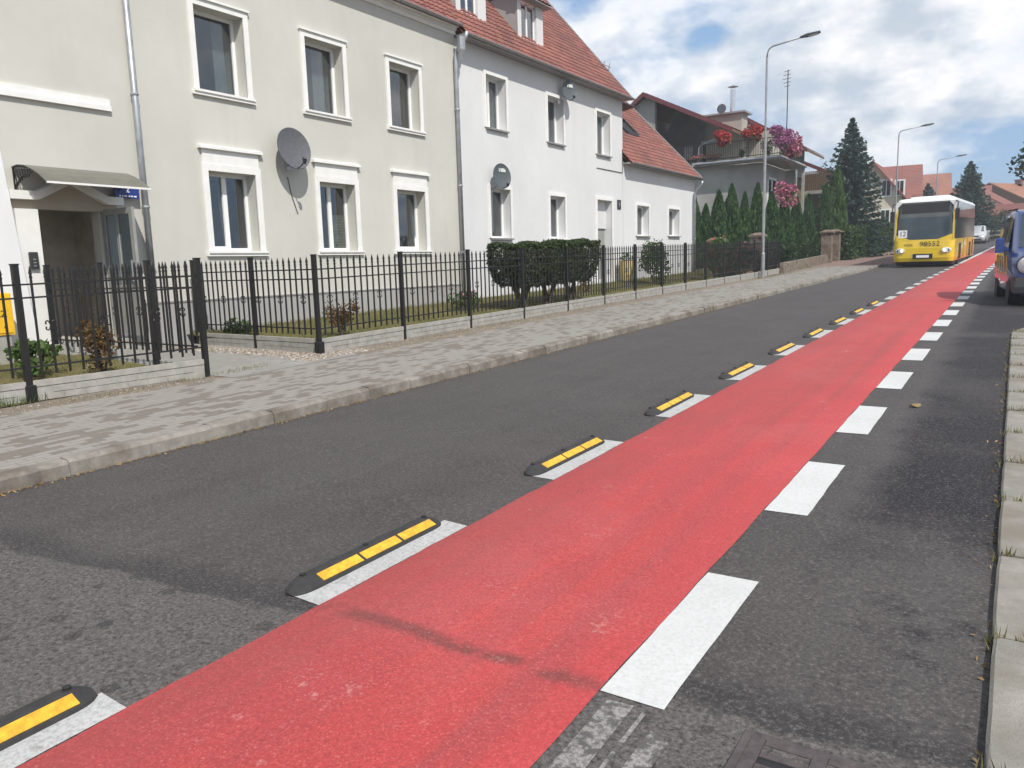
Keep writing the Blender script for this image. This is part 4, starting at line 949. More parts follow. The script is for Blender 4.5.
roofslab('roof',-16.6,9.85,-12.0,7.05,55,60.5); roofslab('roof',-16.6,9.85,-19.4,8.6,55,60.5)
mb=MB(); mb.prism([(-16.6,55.2,9.6),(-13.3,55.2,7.6),(-13.3,55.2,5.6),(-19,55.2,5.6),(-19,55.2,8.5)],(0,5,0)); mb.build('gable_wall',m_grey,H4)
# terrace slab, railing
mb=MB(); mb.box(-16.4,45.35,ZS-.22,-11.3,46,ZS); mb.box(-12.5,46,ZS-.22,-11.3,51.4,ZS); mb.build('terrace_slab',m_conc,H4)
mb=MB(); mb.tube([(-16.2,45.3,ZS-.1),(-11.25,45.3,ZS-.1),(-11.22,51.3,ZS-.16)],.06,8); mb.build('slab_gutter',m_zinc,H4)
mb=MB()
pts=[(-18.9,45.5),(-11.4,45.5),(-11.4,51.3)]
for (a,b) in zip(pts,pts[1:]):
    A=Vector((*a,ZS)); B=Vector((*b,ZS)); Ln=(B-A).length
    for hz in (1.0,.12): mb.bar(A+Vector((0,0,hz)),B+Vector((0,0,hz)),.04)
    N=int(Ln/.13)
    for i in range(N+1):
        q=A.lerp(B,i/N); mb.box(q.x-.01,q.y-.01,q.z,q.x+.01,q.y+.01,q.z+1.0)
mb.build('terrace_railing',m_black,H4)
mb=MB(); mb.tube([(-14.2,45.7,7.3),(-14.5,45.8,7.15),(-16.1,46.1,6.75),(-16.25,46.1,6.6),(-16.25,46.1,ZS)],.05,8); mb.build('roof_downpipe',m_zinc,H4)
mb=MB(); mb.box(-11.45,51.2,g4+.2,-11.3,51.35,ZS-.2); mb.build('terrace_post',m_conc,H4)
mb=MB(); a=yp(706,109,50); mb.box(-17.0,49.6,5.7,-14.75,50.8,8.95); mb.build('chimney',m_cream2,H4)
ch=MB(); ch.box(-17.25,49.4,8.95,-14.5,51,9.05); ch.build('chimney_cap',m_sill,H4)
mb=MB(); fp=yp(733,90,50.2); mb.tube([(fp.x,50.2,8.9),(fp.x,50.2,fp.z)],.17,12); fl=mb.build('flue_pipe',m_steel,H4); mb=MB(); mb.lathe([(.17,fp.z+.14),(.33,fp.z+.18),(.03,fp.z+.32)],(fp.x,50.2,0),seg=12); mb.box(fp.x-.15,50.19,fp.z,fp.x-.13,50.21,fp.z+.15); mb.box(fp.x+.13,50.19,fp.z,fp.x+.15,50.21,fp.z+.15); mb.build('flue_cap',m_steel,fl)
# lower window in the street side, dark loggia door
mb=MB(); x=-12.5
for q in ((47.3,47.42,2.6,4.7),(49.2,49.32,2.6,4.7),(48.2,48.3,2.6,4.7),(47.3,49.32,4.6,4.72),(47.3,49.32,2.5,2.62)): mb.box(x-.02,q[0],q[2],x+.04,q[1],q[3])
w=mb.build('window',m_frame,H4); mb=MB(); mb.box(x,47.42,2.62,x+.01,49.2,4.6); mb.build('pane',m_dglass,w); 
mb=MB(); mb.box(-17.8,50.95,5.8,-16.7,51.0,7.7); w=mb.build('terrace_door',m_frame,H4); mb=MB(); mb.box(-17.7,50.93,6.0,-16.8,50.95,7.6); mb.build('pane',m_dglass,w)
mb=MB(); mb.box(-19.9+.9,50.95,6.6,-18.4,51.,7.5); mb.build('window',m_frame,H4)
dsm=MB(); dsm.lathe([(.02,0),(.20,.04),(.29,.09)],(0,0,0),axis='y',seg=20)
ds=yp(722,109,49.2); dsm.v=[Vector((p.x,-p.y,p.z))+ds for p in dsm.v]; dsm.tube([ds,ds+Vector((0,.4,-.3))],.025,6); tag(dsm.build('satellite_dish',m_dish2),'small pale satellite dish fixed to the chimney of the grey house','satellite dish')
am=yp(787,118,57.5); at_=yp(787,70,57.5); mb=MB(); mb.tube([(am.x,57.5,8.2),(am.x,57.5,at_.z)],.035,6)
for k,(hh,w_) in enumerate(((-.1,.25),(-.35,.3),(-.6,.35),(-.85,.3),(-1.1,.22))): mb.bar((am.x-w_,57.5,at_.z+hh),(am.x+w_*.6,57.5,at_.z+hh+.05),.03)
tag(mb.build('antenna_mast',m_plast),'thin tall antenna mast behind the terrace flowers of the grey house','antenna')
def hanging(name,label,c,rad,mat,seed,n=700,fs=.13,greens=250,boxw_=None,spread=.7):
    rnd=random.Random(seed); t=thing(name,label,'flowers',(c[0],c[1],c[2]-rad[2]),'flowering balcony baskets of the grey house')
    mb=MB(); lumps=[(Vector(c)+Vector((rnd.uniform(-spread,spread)*rad[0],rnd.uniform(-.5,.5)*rad[1],rnd.uniform(-spread,.5)*rad[2])),Vector(rad)*rnd.uniform(.3,.62)) for _ in range(10)]
    for lc,lr in lumps:
        for p in blob_pts(n//10,lc,lr,rnd,.7): leaf(mb,p,fs,rnd,ratio=.9)
    mb.build('blossoms',mat,t); mb=MB()
    for lc,lr in lumps:
        for p in blob_pts(greens//8,lc-Vector((0,0,.1)),lr*.95,rnd,.3): leaf(mb,p,fs*1.1,rnd)
    mb.build('foliage',m_leaf,t); mb=MB(); b=boxw_ or .38
    mb.box(c[0]-b,c[1]-.10,c[2]-rad[2]*.55,c[0]+b,c[1]+.10,c[2]-rad[2]*.55+.18); mb.build('flower_box',m_wood,t); return t
f=yp(724,139,45.3); hanging('flower_basket','round ball of red flowers on the terrace, left of the two red ones',(f.x,45.3,f.z+.02),(.66,.6,.60),m_redfl,1,1700,.12,200,spread=.42)
f=yp(752,134,45.3); hanging('flower_basket','round red flower ball on the terrace, the right one of two, beside the lamp post',(f.x,45.3,f.z+.03),(.66,.6,.56),m_redfl,2,1700,.12,200,spread=.42)
f=vp(784,138,-11.2); hanging('flower_basket','large purple and pink hanging flowers over the terrace corner',(f.x,f.y-.3,f.z+.05),(.6,1.7,.62),m_purpfl,3,2400,.11,600); 
f=vp(794,147,-11.2); hanging('flower_basket','bright pink hanging flowers trailing at the far end of the terrace',(f.x,f.y-.3,f.z-.1),(.45,1.0,.95),m_pinkfl,4,1700,.11,500)
f=vp(787,193,-10.9); hanging('flower_basket','pink flowers above the dark thujas under the terrace',(f.x,f.y,f.z),(.5,1.6,.62),m_pinkfl,5,1800,.11,700)
f=yp(706,155,45.6); hanging('flower_box','low window box of mixed red and white flowers on the terrace railing',(f.x,45.5,f.z-.1),(.9,.25,.2),m_pinkfl,6,300,.09,160,.9)
bush('potted_shrub','green potted shrub on the terrace behind the lamp post','shrub',(yp(768,148,46.5).x,46.5,6.3),(.5,.5,.6),m_dkleaf,400,.12,seed=9,stemz=ZS)
bush('potted_shrub','yellow green shrub on the terrace between the red flower balls','shrub',(yp(742,150,46.2).x,46.2,6.05),(.3,.3,.4),m_leaf,250,.11,seed=10,stemz=ZS)
# neighbour with wooden balcony
t=thing('olive_house','olive coloured house with a brown wooden balcony behind the thujas','house',(-14.5,66,-.7))
mb=MB(); mb.box(-22,63,-1,-12.4,72,6.2); mb.build('wall',M('olive_render',(.26,.23,.12),.9,.2,1),t)
a=vp(805,160,-11.6); mb=MB(); mb.box(-13.5,61.5,4.6,-10.9,63,4.85); mb.box(-12.4,63,4.6,-10.9,70,4.85); mb.build('balcony_slab',m_conc,t)
mb=MB()
for k in range(60):
    yy=61.5+k*.14; mb.box(-10.98,yy,4.85,-10.92,yy+.09,6.25)
for k in range(18):
    xx=-13.5+k*.14; mb.box(xx,61.5,4.85,xx+.09,61.56,6.25)
mb.build('balcony_boards',m_wood,t)
roofslab('roof',-17,8.6,-12.0,6.2,62.4,72.5,mat=m_tile4,root=t); roofslab('roof',-17,8.6,-22.2,6.2,62.4,72.5,mat=m_tile4,root=t)
# ------------------------------------------------------------------ thuja row
def thuja_mesh(seed,mat,n=6000):
    rnd=random.Random(seed); mb=MB()
    for _ in range(n):
        h=rnd.random()**1.25; r=(1-h)**.75*(.55+.45*min(1,h*6))*.30; a=rnd.uniform(0,2*PI); k=rnd.uniform(.7,1.08)+.10*math.sin(a*3+h*14+seed)
        leaf(mb,(math.cos(a)*r*k,math.sin(a)*r*k,.03+h*.97),.06,rnd,updir=(math.cos(a)*.35,math.sin(a)*.35,1.0),ratio=.5)
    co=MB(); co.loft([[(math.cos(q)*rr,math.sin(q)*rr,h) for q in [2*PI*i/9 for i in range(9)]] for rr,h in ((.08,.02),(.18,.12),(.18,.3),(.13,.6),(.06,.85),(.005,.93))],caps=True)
    return mb,co
protos=[]
TH=[(695,197,40.5),(706,205,40.8),(719,191,41.2),(727,200,41.8),(732,185,41.6),(745,193,42.2),(758,184,42.6),(772,193,43.2),(785,192,45.2),(797,198,47.0),(809,195,49.6),(826,184,52.5),(838,168,55)]
TL=['slim thuja hugging the corner of the white annex','small thuja, shortest of the row, right of the white annex corner','slender thuja in front of the grey wall, third from the white annex','thin low thuja squeezed between two taller ones before the grey wall','tall pointed thuja in front of the middle of the grey wall','broad thuja left of the lamp post before the grey wall','tall thuja touching the left edge of the lamp post','thuja just right of the lamp post under the terrace','thuja below the pink flowers under the terrace','dark thuja right of the pink flowers','dull thuja before the olive house','tall dark thuja left of the bright green one','tallest thuja, bright yellow green, at the right end of the row']
for i,((px,py,Y),lb) in enumerate(zip(TH,TL)):
    p=yp(px,py,Y); z0=gz(Y)+.1; h=p.z-z0; wv=.92+.3*((i*37)%5)/5+.05*(h-3.6)
    br=i==12
    key=3 if br else i%3
    src=[q for q in protos if q[0]==key]
    if not src:
        t=thing('thuja',lb,'thuja',(p.x,Y,z0),'thujas in the row in front of the grey house'); a,b=thuja_mesh(key+3,None,6000)
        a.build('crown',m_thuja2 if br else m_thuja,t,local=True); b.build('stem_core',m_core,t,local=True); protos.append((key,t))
        t.scale=(2.5*wv,2.5*wv,h)
    else:
        t=dup(src[0][1],(p.x,Y,z0),lb,rz=i*1.3,scale=(2.5*wv,2.5*wv,h))
    k_=min(1.25,max(.8,3.6/h))
# ------------------------------------------------------------------ spruces
def spruce(label,x,y,z0,h,rb,seed,n_wh=26):
    rnd=random.Random(seed); t=thing('spruce_tree',label,'spruce',(x,y,z0)); o=Vector((x,y,z0))
    mb=MB(); mb.tube([o,o+Vector((0,0,h*.5)),o+Vector((0,0,h*.98))],[.16*h/9,.09*h/9,.012],8); mb.build('trunk',m_bark,t)
    mb=MB()
    for w in range(n_wh):
        q=w/(n_wh-1); zc=h*(.05+.93*q); L0=rb*(1-q)**.85+.10
        nb=12 if q<.8 else 8
        for b in range(nb):
            a=2*PI*(b+rnd.random()*.7)/nb+w*1.1; Lb=L0*rnd.uniform(.7,1.15); dr=-.25*Lb*(1-q)+.25*Lb*q
            d=Vector((math.cos(a),math.sin(a),0)); sd=Vector((-d.y,d.x,0)); N=max(5,int(Lb/.10))
            for i in range(N):
                s=(i+.6)/N; c=o+d*Lb*s+Vector((0,0,zc+dr*s+ .18*Lb*s*s))
                for m_ in range(6):
                    ww=(.32*(1-s)+.10)*min(1,Lb)
                    p=c+sd*rnd.uniform(-ww,ww)+Vector((0,0,rnd.uniform(-.20,.06)))
                    leaf(mb,p,.27,rnd,updir=(d.x*.8,d.y*.8,-.35+rnd.uniform(-.2,.3)),ratio=.38)
    mb.build('crown',m_spruce,t); return t
p=yp(853,117,58); spruce('tall dark blue green spruce beside the cream house, left of the bus',p.x,58,gz(58)-.1,p.z-gz(58)+.1,2.9,5)
p=yp(971,161,84); spruce('dark spruce standing behind the bus roof, between orange roofs',p.x,84,gz(84)-.2,p.z-gz(84)+.2,2.9,6,22)
p=yp(935,183,92); spruce('smaller dark spruce half hidden by the bus roof',p.x-.6,92,gz(92),p.z-gz(92),2.4,8,16)
# ------------------------------------------------------------------ stone wall, gate pillars, hedge
def pillar(label,x,y,h):
    z=gz(y)+.1; t=thing('gate_pillar',label,'gate pillar',(x,y,z),'rubble stone gate pillars'); mb=MB(); mb.bbox(x-.28,y-.28,z-.1,x+.28,y+.28,z+h,.02); mb.build('shaft',m_brick,t); mb=MB(); mb.loft([[(x-.37,y-.37,z+h),(x+.37,y-.37,z+h),(x+.37,y+.37,z+h),(x-.37,y+.37,z+h)],[(x-.37,y-.37,z+h+.08),(x+.37,y-.37,z+h+.08),(x+.37,y+.37,z+h+.08),(x-.37,y+.37,z+h+.08)],[(x-.1,y-.1,z+h+.2),(x+.1,y-.1,z+h+.2),(x+.1,y+.1,z+h+.2),(x-.1,y+.1,z+h+.2)]],caps=True); mb.build('cap',m_brick,t); return t
WX=-9.45
pillar('rubble stone gate pillar at the end of the low wall, left of the pair',WX,49.2,1.75); pillar('rubble stone gate pillar, right of the pair, next to the hedge',WX,51.6,1.75)
pillar('stone pillar with flat cap behind the pink roses',-10.6,38.6,1.75); pillar('stone pillar with flat cap near the white annex corner behind the fence',-10.9,33.4,1.6)
mb=MB(); a,b=38.4,48.9; mb.hexa([(WX-.15,a,gz(a)-.05),(WX+.15,a,gz(a)-.05),(WX+.15,b,gz(b)-.05),(WX-.15,b,gz(b)-.05),(WX-.15,a,gz(a)+.55),(WX+.15,a,gz(a)+.55),(WX+.15,b,gz(b)+.6),(WX-.15,b,gz(b)+.6)])
tag(mb.build('stone_wall',m_brick),'low rubble stone wall between the iron fence and the gate pillars','wall')
def hedge(label,pts,w,h,mat,seed,dens=420,cat='hedge'):
    rnd=random.Random(seed); A,B=Vector(pts[0]),Vector(pts[1]); d=B-A; Lh=d.length; dn=d/Lh; sd=Vector((-dn.y,dn.x,0))
    t=thing('hedge',label,cat,A); mb=MB()
    for _ in range(int(dens*Lh)):
        u,v,k=rnd.random(),rnd.uniform(-1,1),rnd.random(); f=rnd.choice((0,0,1,2))
        if rnd.random()<min(.5,2.2/Lh): u=rnd.choice((rnd.uniform(-.03,.01),rnd.uniform(.99,1.03)))*1.0
        elif f==0: v=math.copysign(rnd.uniform(.85,1.05),v)
        elif f==1: k=rnd.uniform(.9,1.04)
        bulge=1+.12*math.sin(u*Lh*2.3)+.08*math.sin(u*Lh*5.1+k*3)
        leaf(mb,A+d*u+sd*(v*w/2*bulge)+Vector((0,0,.1+k*h*(1+.05*math.sin(u*Lh*1.7)))),.17,rnd)
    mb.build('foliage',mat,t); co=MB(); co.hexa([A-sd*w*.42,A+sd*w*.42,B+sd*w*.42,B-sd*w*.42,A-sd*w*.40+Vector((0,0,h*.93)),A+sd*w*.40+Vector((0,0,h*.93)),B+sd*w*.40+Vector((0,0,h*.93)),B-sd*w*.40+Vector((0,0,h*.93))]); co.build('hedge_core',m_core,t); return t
hedge('green clipped hedge left of the yellow bus',[(-9.3,52.4,gz(52.4)),(-8.7,70,gz(70))],1.5,2.0,m_hedge,4,420)
hedge('green hedge at the bend behind the white car',[(cshift(96)-1.0,97,gz(96)),(cshift(104)+9,103,gz(104))],2.2,2.6,m_dkleaf,5,160)
hedge('dark shady shrubs under the thujas above the stone wall',[(-10.2,41.5,gz(41)),(-10.2,48.6,gz(48))],.9,1.3,m_dkleaf,6,220)
# ------------------------------------------------------------------ garden plants
def boxtree(label,cx,cy,rx,ry,ztop,zbot,seed):
    rnd=random.Random(seed); z0=gardz(cx,cy); t=thing('boxwood',label,'boxwood',(cx,cy,z0),'clipped boxwoods in front of the white house'); mb=MB()
    for _ in range(9000):
        f=rnd.random(); u,v=rnd.uniform(-1,1),rnd.uniform(-1,1); k=rnd.random()
        if f<.30: k=rnd.uniform(.93,1.03)
        elif f<.65: u=math.copysign(rnd.uniform(.88,1.06),u)
        else: v=math.copysign(rnd.uniform(.88,1.06),v)
        rr=.55+.45*min(1,(k*2.0)**.6); b=1+.07*math.sin(u*4+v*5+seed)
        leaf(mb,(cx+u*rx*rr*b,cy+v*ry*rr*b,zbot+(ztop-zbot)*k+.03*math.sin(u*3+v*4)),.085,rnd)
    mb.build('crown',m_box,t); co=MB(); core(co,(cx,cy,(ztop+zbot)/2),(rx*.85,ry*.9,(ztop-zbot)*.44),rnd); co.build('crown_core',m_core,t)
    st=MB()
    for k in range(4): st.tube([(cx+rnd.uniform(-.12,.12),cy+rnd.uniform(-.2,.2),z0-.05),(cx+rnd.uniform(-.3,.3),cy+rnd.uniform(-.5,.5),zbot+.2)],[.06,.04],6)
    st.build('trunk',m_bark,t)
boxtree('clipped boxwood, nearest of the three, left end of the dark mass behind the fence',-10.3,16.35,.54,.78,.50,-.52,1)
boxtree('clipped boxwood, middle of the three dark ones behind the fence',-10.3,17.75,.52,.80,.54,-.50,2)
boxtree('clipped boxwood, farthest of the three, next to the white house doorway',-10.3,19.05,.52,.78,.60,-.47,3)
bush('dwarf_conifer','rusty brown and green dwarf conifer behind the left fence','shrub',(-10.15,5.6,-.92),(.28,.28,.38),m_rust,900,.06,seed=21)
bush('garden_plant','bright green leafy clump by the white pilaster behind the left fence','plant',(-10.9,5.1,-1.0),(.40,.35,.26),m_greengrass,500,.10,seed=22)
p=vp(338,318,-10.4); bush('round_shrub','small rusty red shrub on the lawn behind the corner of the long fence','shrub',(-10.3,p.y,-.82),(.33,.33,.36),m_rust,900,.06,seed=23)
p=vp(415,300,-11); bush('flowering_shrub','low green shrub with pale flowers below the third ground floor window','shrub',(-11.3,15.2,-.80),(.5,.8,.25),m_leaf,700,.08,flowers=m_pinkfl,fn=20,seed=24)
p=vp(655,240,-11); bush('rose_bush','tall loose rose bush in front of the annex windows','rose bush',(-11.2,27.0,.02),(.62,.85,.95),m_leaf,2400,.11,flowers=m_pinkfl,fn=10,fsize=.07,seed=25)
p=vp(708,250,-10.2); bush('garden_shrub','green and orange flowering shrub at the corner of the white annex behind the fence','shrub',(-10.1,30.6,.12),(.6,1.0,.85),m_leaf,2600,.12,flowers=m_redfl,fn=40,fsize=.10,seed=26)
bush('rose_bush','pink rose bush behind the fence left of the lamp post','rose bush',(-9.85,33.9,-.02),(.55,1.5,.80),m_dkleaf,3000,.12,flowers=m_pinkfl,fn=110,fsize=.12,seed=27)
bush('rose_bush','low dark rose bush with red blooms, right behind the fence before the pink roses','rose bush',(-9.75,31.6,-.50),(.4,1.2,.5),m_dkleaf,1800,.11,flowers=m_redfl,fn=30,fsize=.11,seed=28)
bush('rose_bush','dark rose bush with few pink blooms right of the lamp post','rose bush',(-9.8,36.7,-.25),(.5,1.2,.65),m_dkleaf,2000,.12,flowers=m_pinkfl,fn=40,fsize=.11,seed=29)
bush('red_shrub','small reddish shrub below the doorway of the white house','shrub',(-11.6,22.4,-.55),(.3,.45,.45),m_rust,500,.07,seed=30)
bush('garden_plant','green weeds near the vent grille of the beige house','plant',(-12.0,9.3,-1.0),(.25,.35,.2),m_greengrass,300,.09,seed=31)
t=thing('planter_tub','pale yellow tub against the white wall right of the doorway','planter',(XF+.4,27.0,-.15)); mb=MB(); mb.lathe([(.22,-.75),(.30,.0),(.32,.02),(.28,.02),(.26,-.05)],(XF+.45,27.6,.05),seg=14); mb.build('tub',M('pale_yellow_plastic',(.62,.48,.16),.6),t); mb=MB(); rr=random.Random(2)
for p in blob_pts(120,(XF+.45,27.6,.18),(.28,.28,.2),rr): leaf(mb,p,.1,rr)
mb.build('plant',m_leaf,t)
# grass, pebbles, weeds and straw (stuff)
rg=random.Random(41); mb=MB(); pts=[]
for _ in range(26000):
    y=8.85+(rg.random()**1.6)*28; x=rg.uniform(-12.95,-9.32); pts.append((x,y,gardz(x,y)-.005))
for _ in range(6000):
    y=rg.uniform(-1,6.3); x=rg.uniform(-12.9,-9.32); pts.append((x,y,gardz(x,y)-.005))
blades(mb,pts,.075,rg,.010); mb.build('lawn_grass',m_grass,kind='stuff')
mb=MB(); pts=[]
for _ in range(7000):
    y=8.85+(rg.random()**1.5)*26; x=-9.34-abs(rg.gauss(0,.22)); pts.append((x,y,gardz(x,y)))
for _ in range(1500):
    y=rg.uniform(1,6.4); x=-9.34-abs(rg.gauss(0,.2)); pts.append((x,y,gardz(x,y)))
blades(mb,pts,.11,rg,.010); mb.build('green_grass_edge',m_greengrass,kind='stuff')
mb=MB(); pts=[]
for (cx,cy,sx,sy,n_) in ((-9.0,6.15,.07,.35,110),(-8.98,4.9,.05,.5,90),(-9.05,7.1,.08,.2,90),(-8.95,11.2,.04,.5,60),(-9.0,13.5,.05,.8,80),(-9.0,36.2,.35,1.4,700),(-9.0,33.0,.1,.6,100),(-9.0,16,.05,2,120),(-9.02,22,.06,3,160)):
    for _ in range(n_): y=cy+rg.gauss(0,sy); x=min(-8.86,cx+rg.gauss(0,sx)); pts.append((x,y,gz(y)+.12))
for yk in ks[6:26]:
    for _ in range(26): pts.append((rkerb(yk)+rg.uniform(.01,.24),yk+rg.gauss(0,.016),gz(yk)+.035))
    for _ in range(8): pts.append((rkerb(yk)-abs(rg.gauss(0,.02)),yk+rg.gauss(0,.05),gz(yk)))
for _ in range(2600):
    y=.5+19*rg.random()**1.5; x=rkerb(y)+.24+abs(rg.gauss(0,.22)); pts.append((x,y,gz(y)+.04))
blades(mb,pts,.05,rg,.008); mb.build('weeds',m_grass,kind='stuff')
def pebbles(mb,pts,s,rnd):
    for p in pts:
        r=s*rnd.uniform(.5,1.4); a=rnd.uniform(0,3.14); c,si=math.cos(a),math.sin(a); q=[]
        for (x,y,z) in ((1,0,0),(0,.7,0),(-1,0,0),(0,-.7,0)): q.append((p[0]+(x*c-y*si)*r,p[1]+(x*si+y*c)*r,p[2]+rnd.uniform(-.1,.1)*r))
        up_=(p[0]+rnd.uniform(-.2,.2)*r,p[1]+rnd.uniform(-.2,.2)*r,p[2]+r*rnd.uniform(.45,.7))
        ids=[mb.vert(v) for v in q]; k=mb.vert(up_)
        for i in range(4): mb.face((ids[i],ids[(i+1)%4],k))
mb=MB(); pts=[]
for _ in range(2600):
    x=rg.uniform(-12.6,-9.2); y=8.52-abs(rg.gauss(0,.16)); pts.append((x,y,gz(y)+.125+.04*max(0,(-9.2-x)/4)))
for _ in range(1500):
    y=rg.uniform(7.9,9.3); x=rg.uniform(-9.33,-8.75); pts.append((x,y,gz(y)+.118))
pebbles(mb,pts,.034,rg); mb.build('gravel',m_peb,kind='stuff')
mb=MB(); pts=[]
for _ in range(5200):
    y=-1+(rg.random()**1.3)*34; x=rg.uniform(-9.3,-8.66); pts.append((x,y,gz(y)+.117))
pebbles(mb,pts,.013,rg); mb.build('soil_stones',m_peb,kind='stuff')
mb=MB(); pts=[]
for _ in range(1700):
    y=1.5+(rg.random()**1.7)*22; x=LK+.01+abs(rg.gauss(0,.030)); pts.append((x,y,gz(y)+.004))
for _ in range(130):
    y=1.5+12*rg.random(); x=rkerb(y)-.01-abs(rg.gauss(0,.035)); pts.append((x,y,gz(y)+.004))
for p in pts: leaf(mb,(p[0],p[1],p[2]+.004),.03,rg,ratio=.35)
mb.build('dry_litter',m_straw,kind='stuff')
mb=MB(); p0=Vector((-.72,8.1,gz(8.1)+.012))
mb.loft([[p0+Vector((.05*math.cos(a)*(1+.3*math.sin(3*a)),.04*math.sin(a),.006+.012*math.sin(2*a))) for a in [2*PI*k/9 for k in range(9)]],[p0+Vector((.04*math.cos(a)*(1+.3*math.sin(3*a)),.03*math.sin(a),.014+.012*math.sin(2*a))) for a in [2*PI*k/9 for k in range(9)]]],caps=True); tag(mb.build('dry_leaf',m_straw),'single curled dry leaf on the asphalt right of the white dashes','leaf')
# ------------------------------------------------------------------ vehicles
m_bglass=M('bus_dark_glass',(.045,.055,.055),.06,.3,1,spec=1.0)
def plan(hw,y0,y1,r,z,seg=5):
    pts=[]
    for cx,cy,a0 in ((hw-r,y1-r,0),(-hw+r,y1-r,PI/2),(-hw+r,y0+r,PI),(hw-r,y0+r,1.5*PI)):
        for k in range(seg+1): a=a0+PI/2*k/seg; pts.append((cx+r*math.cos(a),cy+r*math.sin(a),z))
    return pts
def wheel(root,x,y,r,w,hub=True):
    s=1 if x>0 else -1; mb=MB(); mb.lathe([(r*.62,-w/2),(r*.93,-w/2),(r,-w/3),(r,w/3),(r*.93,w/2),(r*.62,w/2)],(x,y,r),'x',20); t=mb.build('wheel',m_tyre,root,local=True)
    mb=MB(); mb.lathe([(r*.62,-w*.30),(r*.62,w*.30*1.0)],(x,y,r),'x',20); mb.lathe([(r*.2,w*.3*s),(r*.2,w*.42*s)],(x,y,r),'x',10); mb.build('rim',m_rim,t,local=True)
by=43.4; bx=-3.86
BUS=thing('city_bus','yellow city bus with white roof and dark windscreen driving towards the camera','bus',(bx,by,gz(by)),rz=-.03); BUS.rotation_euler=(math.atan(.02),0,-.03); BUS.scale=(1.03,1,1.11)
mb=MB(); HW=1.31; LB=11.8
mb.loft([plan(HW-.04,.05,LB-.05,.25,.26),plan(HW,0,LB,.28,.42),plan(HW,.0,LB,.28,.85),plan(HW,.05,LB,.28,1.22)],caps=True)
body=mb.build('body',m_busy,BUS,local=True)
mb=MB(); mb.loft([plan(HW-.012,.07,LB-.02,.24,1.215),plan(HW-.03,.14,LB-.04,.22,2.2),plan(HW-.06,.26,LB-.06,.22,2.86)]); mb.build('window_band',m_bglass,BUS,local=True)
mb=MB(); mb.loft([plan(HW-.05,.24,LB,.25,2.86),plan(HW-.07,.27,LB,.27,2.94),plan(HW-.16,.38,LB-.1,.3,3.02),plan(HW-.3,.6,LB-.3,.3,3.04)],caps=True); mb.loft([plan(.95,1.5,4.2,.3,3.02),plan(.85,1.6,4.1,.3,3.15)],caps=True); mb.build('roof',m_busw,BUS,local=True)
mb=MB()
for s in (-1,1):
    mb.bar((s*(HW-.07),.13,1.2),(s*(HW-.11),.25,2.6),.07,.06)
    mb.build('pillar',m_busy,body,local=True); mb=MB()
mb=MB()
for s in (-1,1):
    mb=MB(); mb.prism([(s*(HW-.05),.24,2.35),(s*(HW-.01),.24,2.88),(s*(HW-.34),.24,2.88),(s*(HW-.13),.24,2.66)],(0,-.06,0)); mb.build('corner_cap',m_busw,BUS,local=True)
# raised yellow corners beside the lamps, dark lower windscreen curve
mb=MB()
for s in (-1,1): mb.hexa([(s*.55,.03,1.19),(s*(HW-.12),.06,1.19),(s*(HW-.12),.10,1.19),(s*.55,.10,1.19),(s*.55,.055,1.2),(s*(HW-.12),.075,1.44),(s*(HW-.12),.12,1.44),(s*.55,.10,1.2)])
mb.build('front_shoulder',m_busy,body,local=True)
mb=MB(); mb.hexa([(-1.02,.165,2.38),(1.02,.165,2.38),(1.02,.2,2.38),(-1.02,.2,2.38),(-1.0,.235,2.80),(1.0,.235,2.80),(1.0,.26,2.80),(-1.0,.26,2.80)]); mb.build('destination_display',m_dark,BUS,local=True)
for s in (-1,1):
    mb=MB(); mb.m=Matrix.Translation((s*.98,-.005+.012,.74))@Matrix.Rotation(s*.18,4,'Z'); mb.lathe([(.04,.03),(.2,.02),(.22,-.03),(.17,-.055)],(0,0,0),'y',18); mb.v=[Vector((p.x,p.y,.74+(p.z-.74)*.55)) for p in mb.v]; h=mb.build('headlight',m_lamp,BUS,local=True)
    mb=MB(); mb.m=Matrix.Translation((s*.90,-.04,.74)); mb.lathe([(.075,.0),(.07,-.03),(.03,-.04)],(0,0,0),'y',12); mb.build('lit_lamp',m_lit,h,local=True)
    mb=MB(); mb.box(s*1.06-.05,-.035,.69,s*1.06+.05,.0,.79); mb.build('side_lamp',m_dark,h,local=True)
mb=MB(); mb.box(-.42,-.03,.38,.42,.0,.60); np_=mb.build('plate_recess',m_dark,BUS,local=True); mb=MB(); mb.box(-.27,-.045,.43,.27,-.03,.54); mb.build('number_plate',m_signwhite,np_,local=True)
mb=MB(); mb.loft([plan(HW-.12,.3,LB-.3,.2,.10),plan(HW-.08,.12,LB-.1,.2,.27)],caps=True); mb.build('underbody',m_dark,BUS,local=True)
for x in (-1.12,1.12): wheel(BUS,x,2.75,.48,.28); wheel(BUS,x,8.6,.48,.28)
for yy in (2.75,8.6):
    mb=MB(); mb.box(HW-.02,yy-.62,.30,HW+.006,yy+.62,1.0); mb.build('wheel_arch',m_dark,BUS,local=True)
mb=MB(); mb.box(HW-.005,4.6,.34,HW+.012,4.64,1.2); mb.box(HW-.005,6.9,.34,HW+.012,6.94,1.2); mb.box(HW-.005,10.0,.34,HW+.012,10.6,1.1); mb.build('panel_gap',m_dark,body,local=True)
mb=MB(); mb.bar((-.62,.10,1.28),(.35,.13,1.5),.02); mb.bar((.55,.10,1.28),(-.25,.13,1.62),.02); mb.build('wiper',m_dark,BUS,local=True)
ORG[BUS.name]=Vector((0,0,0)); 
fm=lambda x,y,z,tl=0: frame_m((x,y,z),(1,0,0),(0,tl,1))
text_mesh('fleet_number','98552',.30,m_ink,BUS,fm(.28,-.005,1.02),sx=1.15)
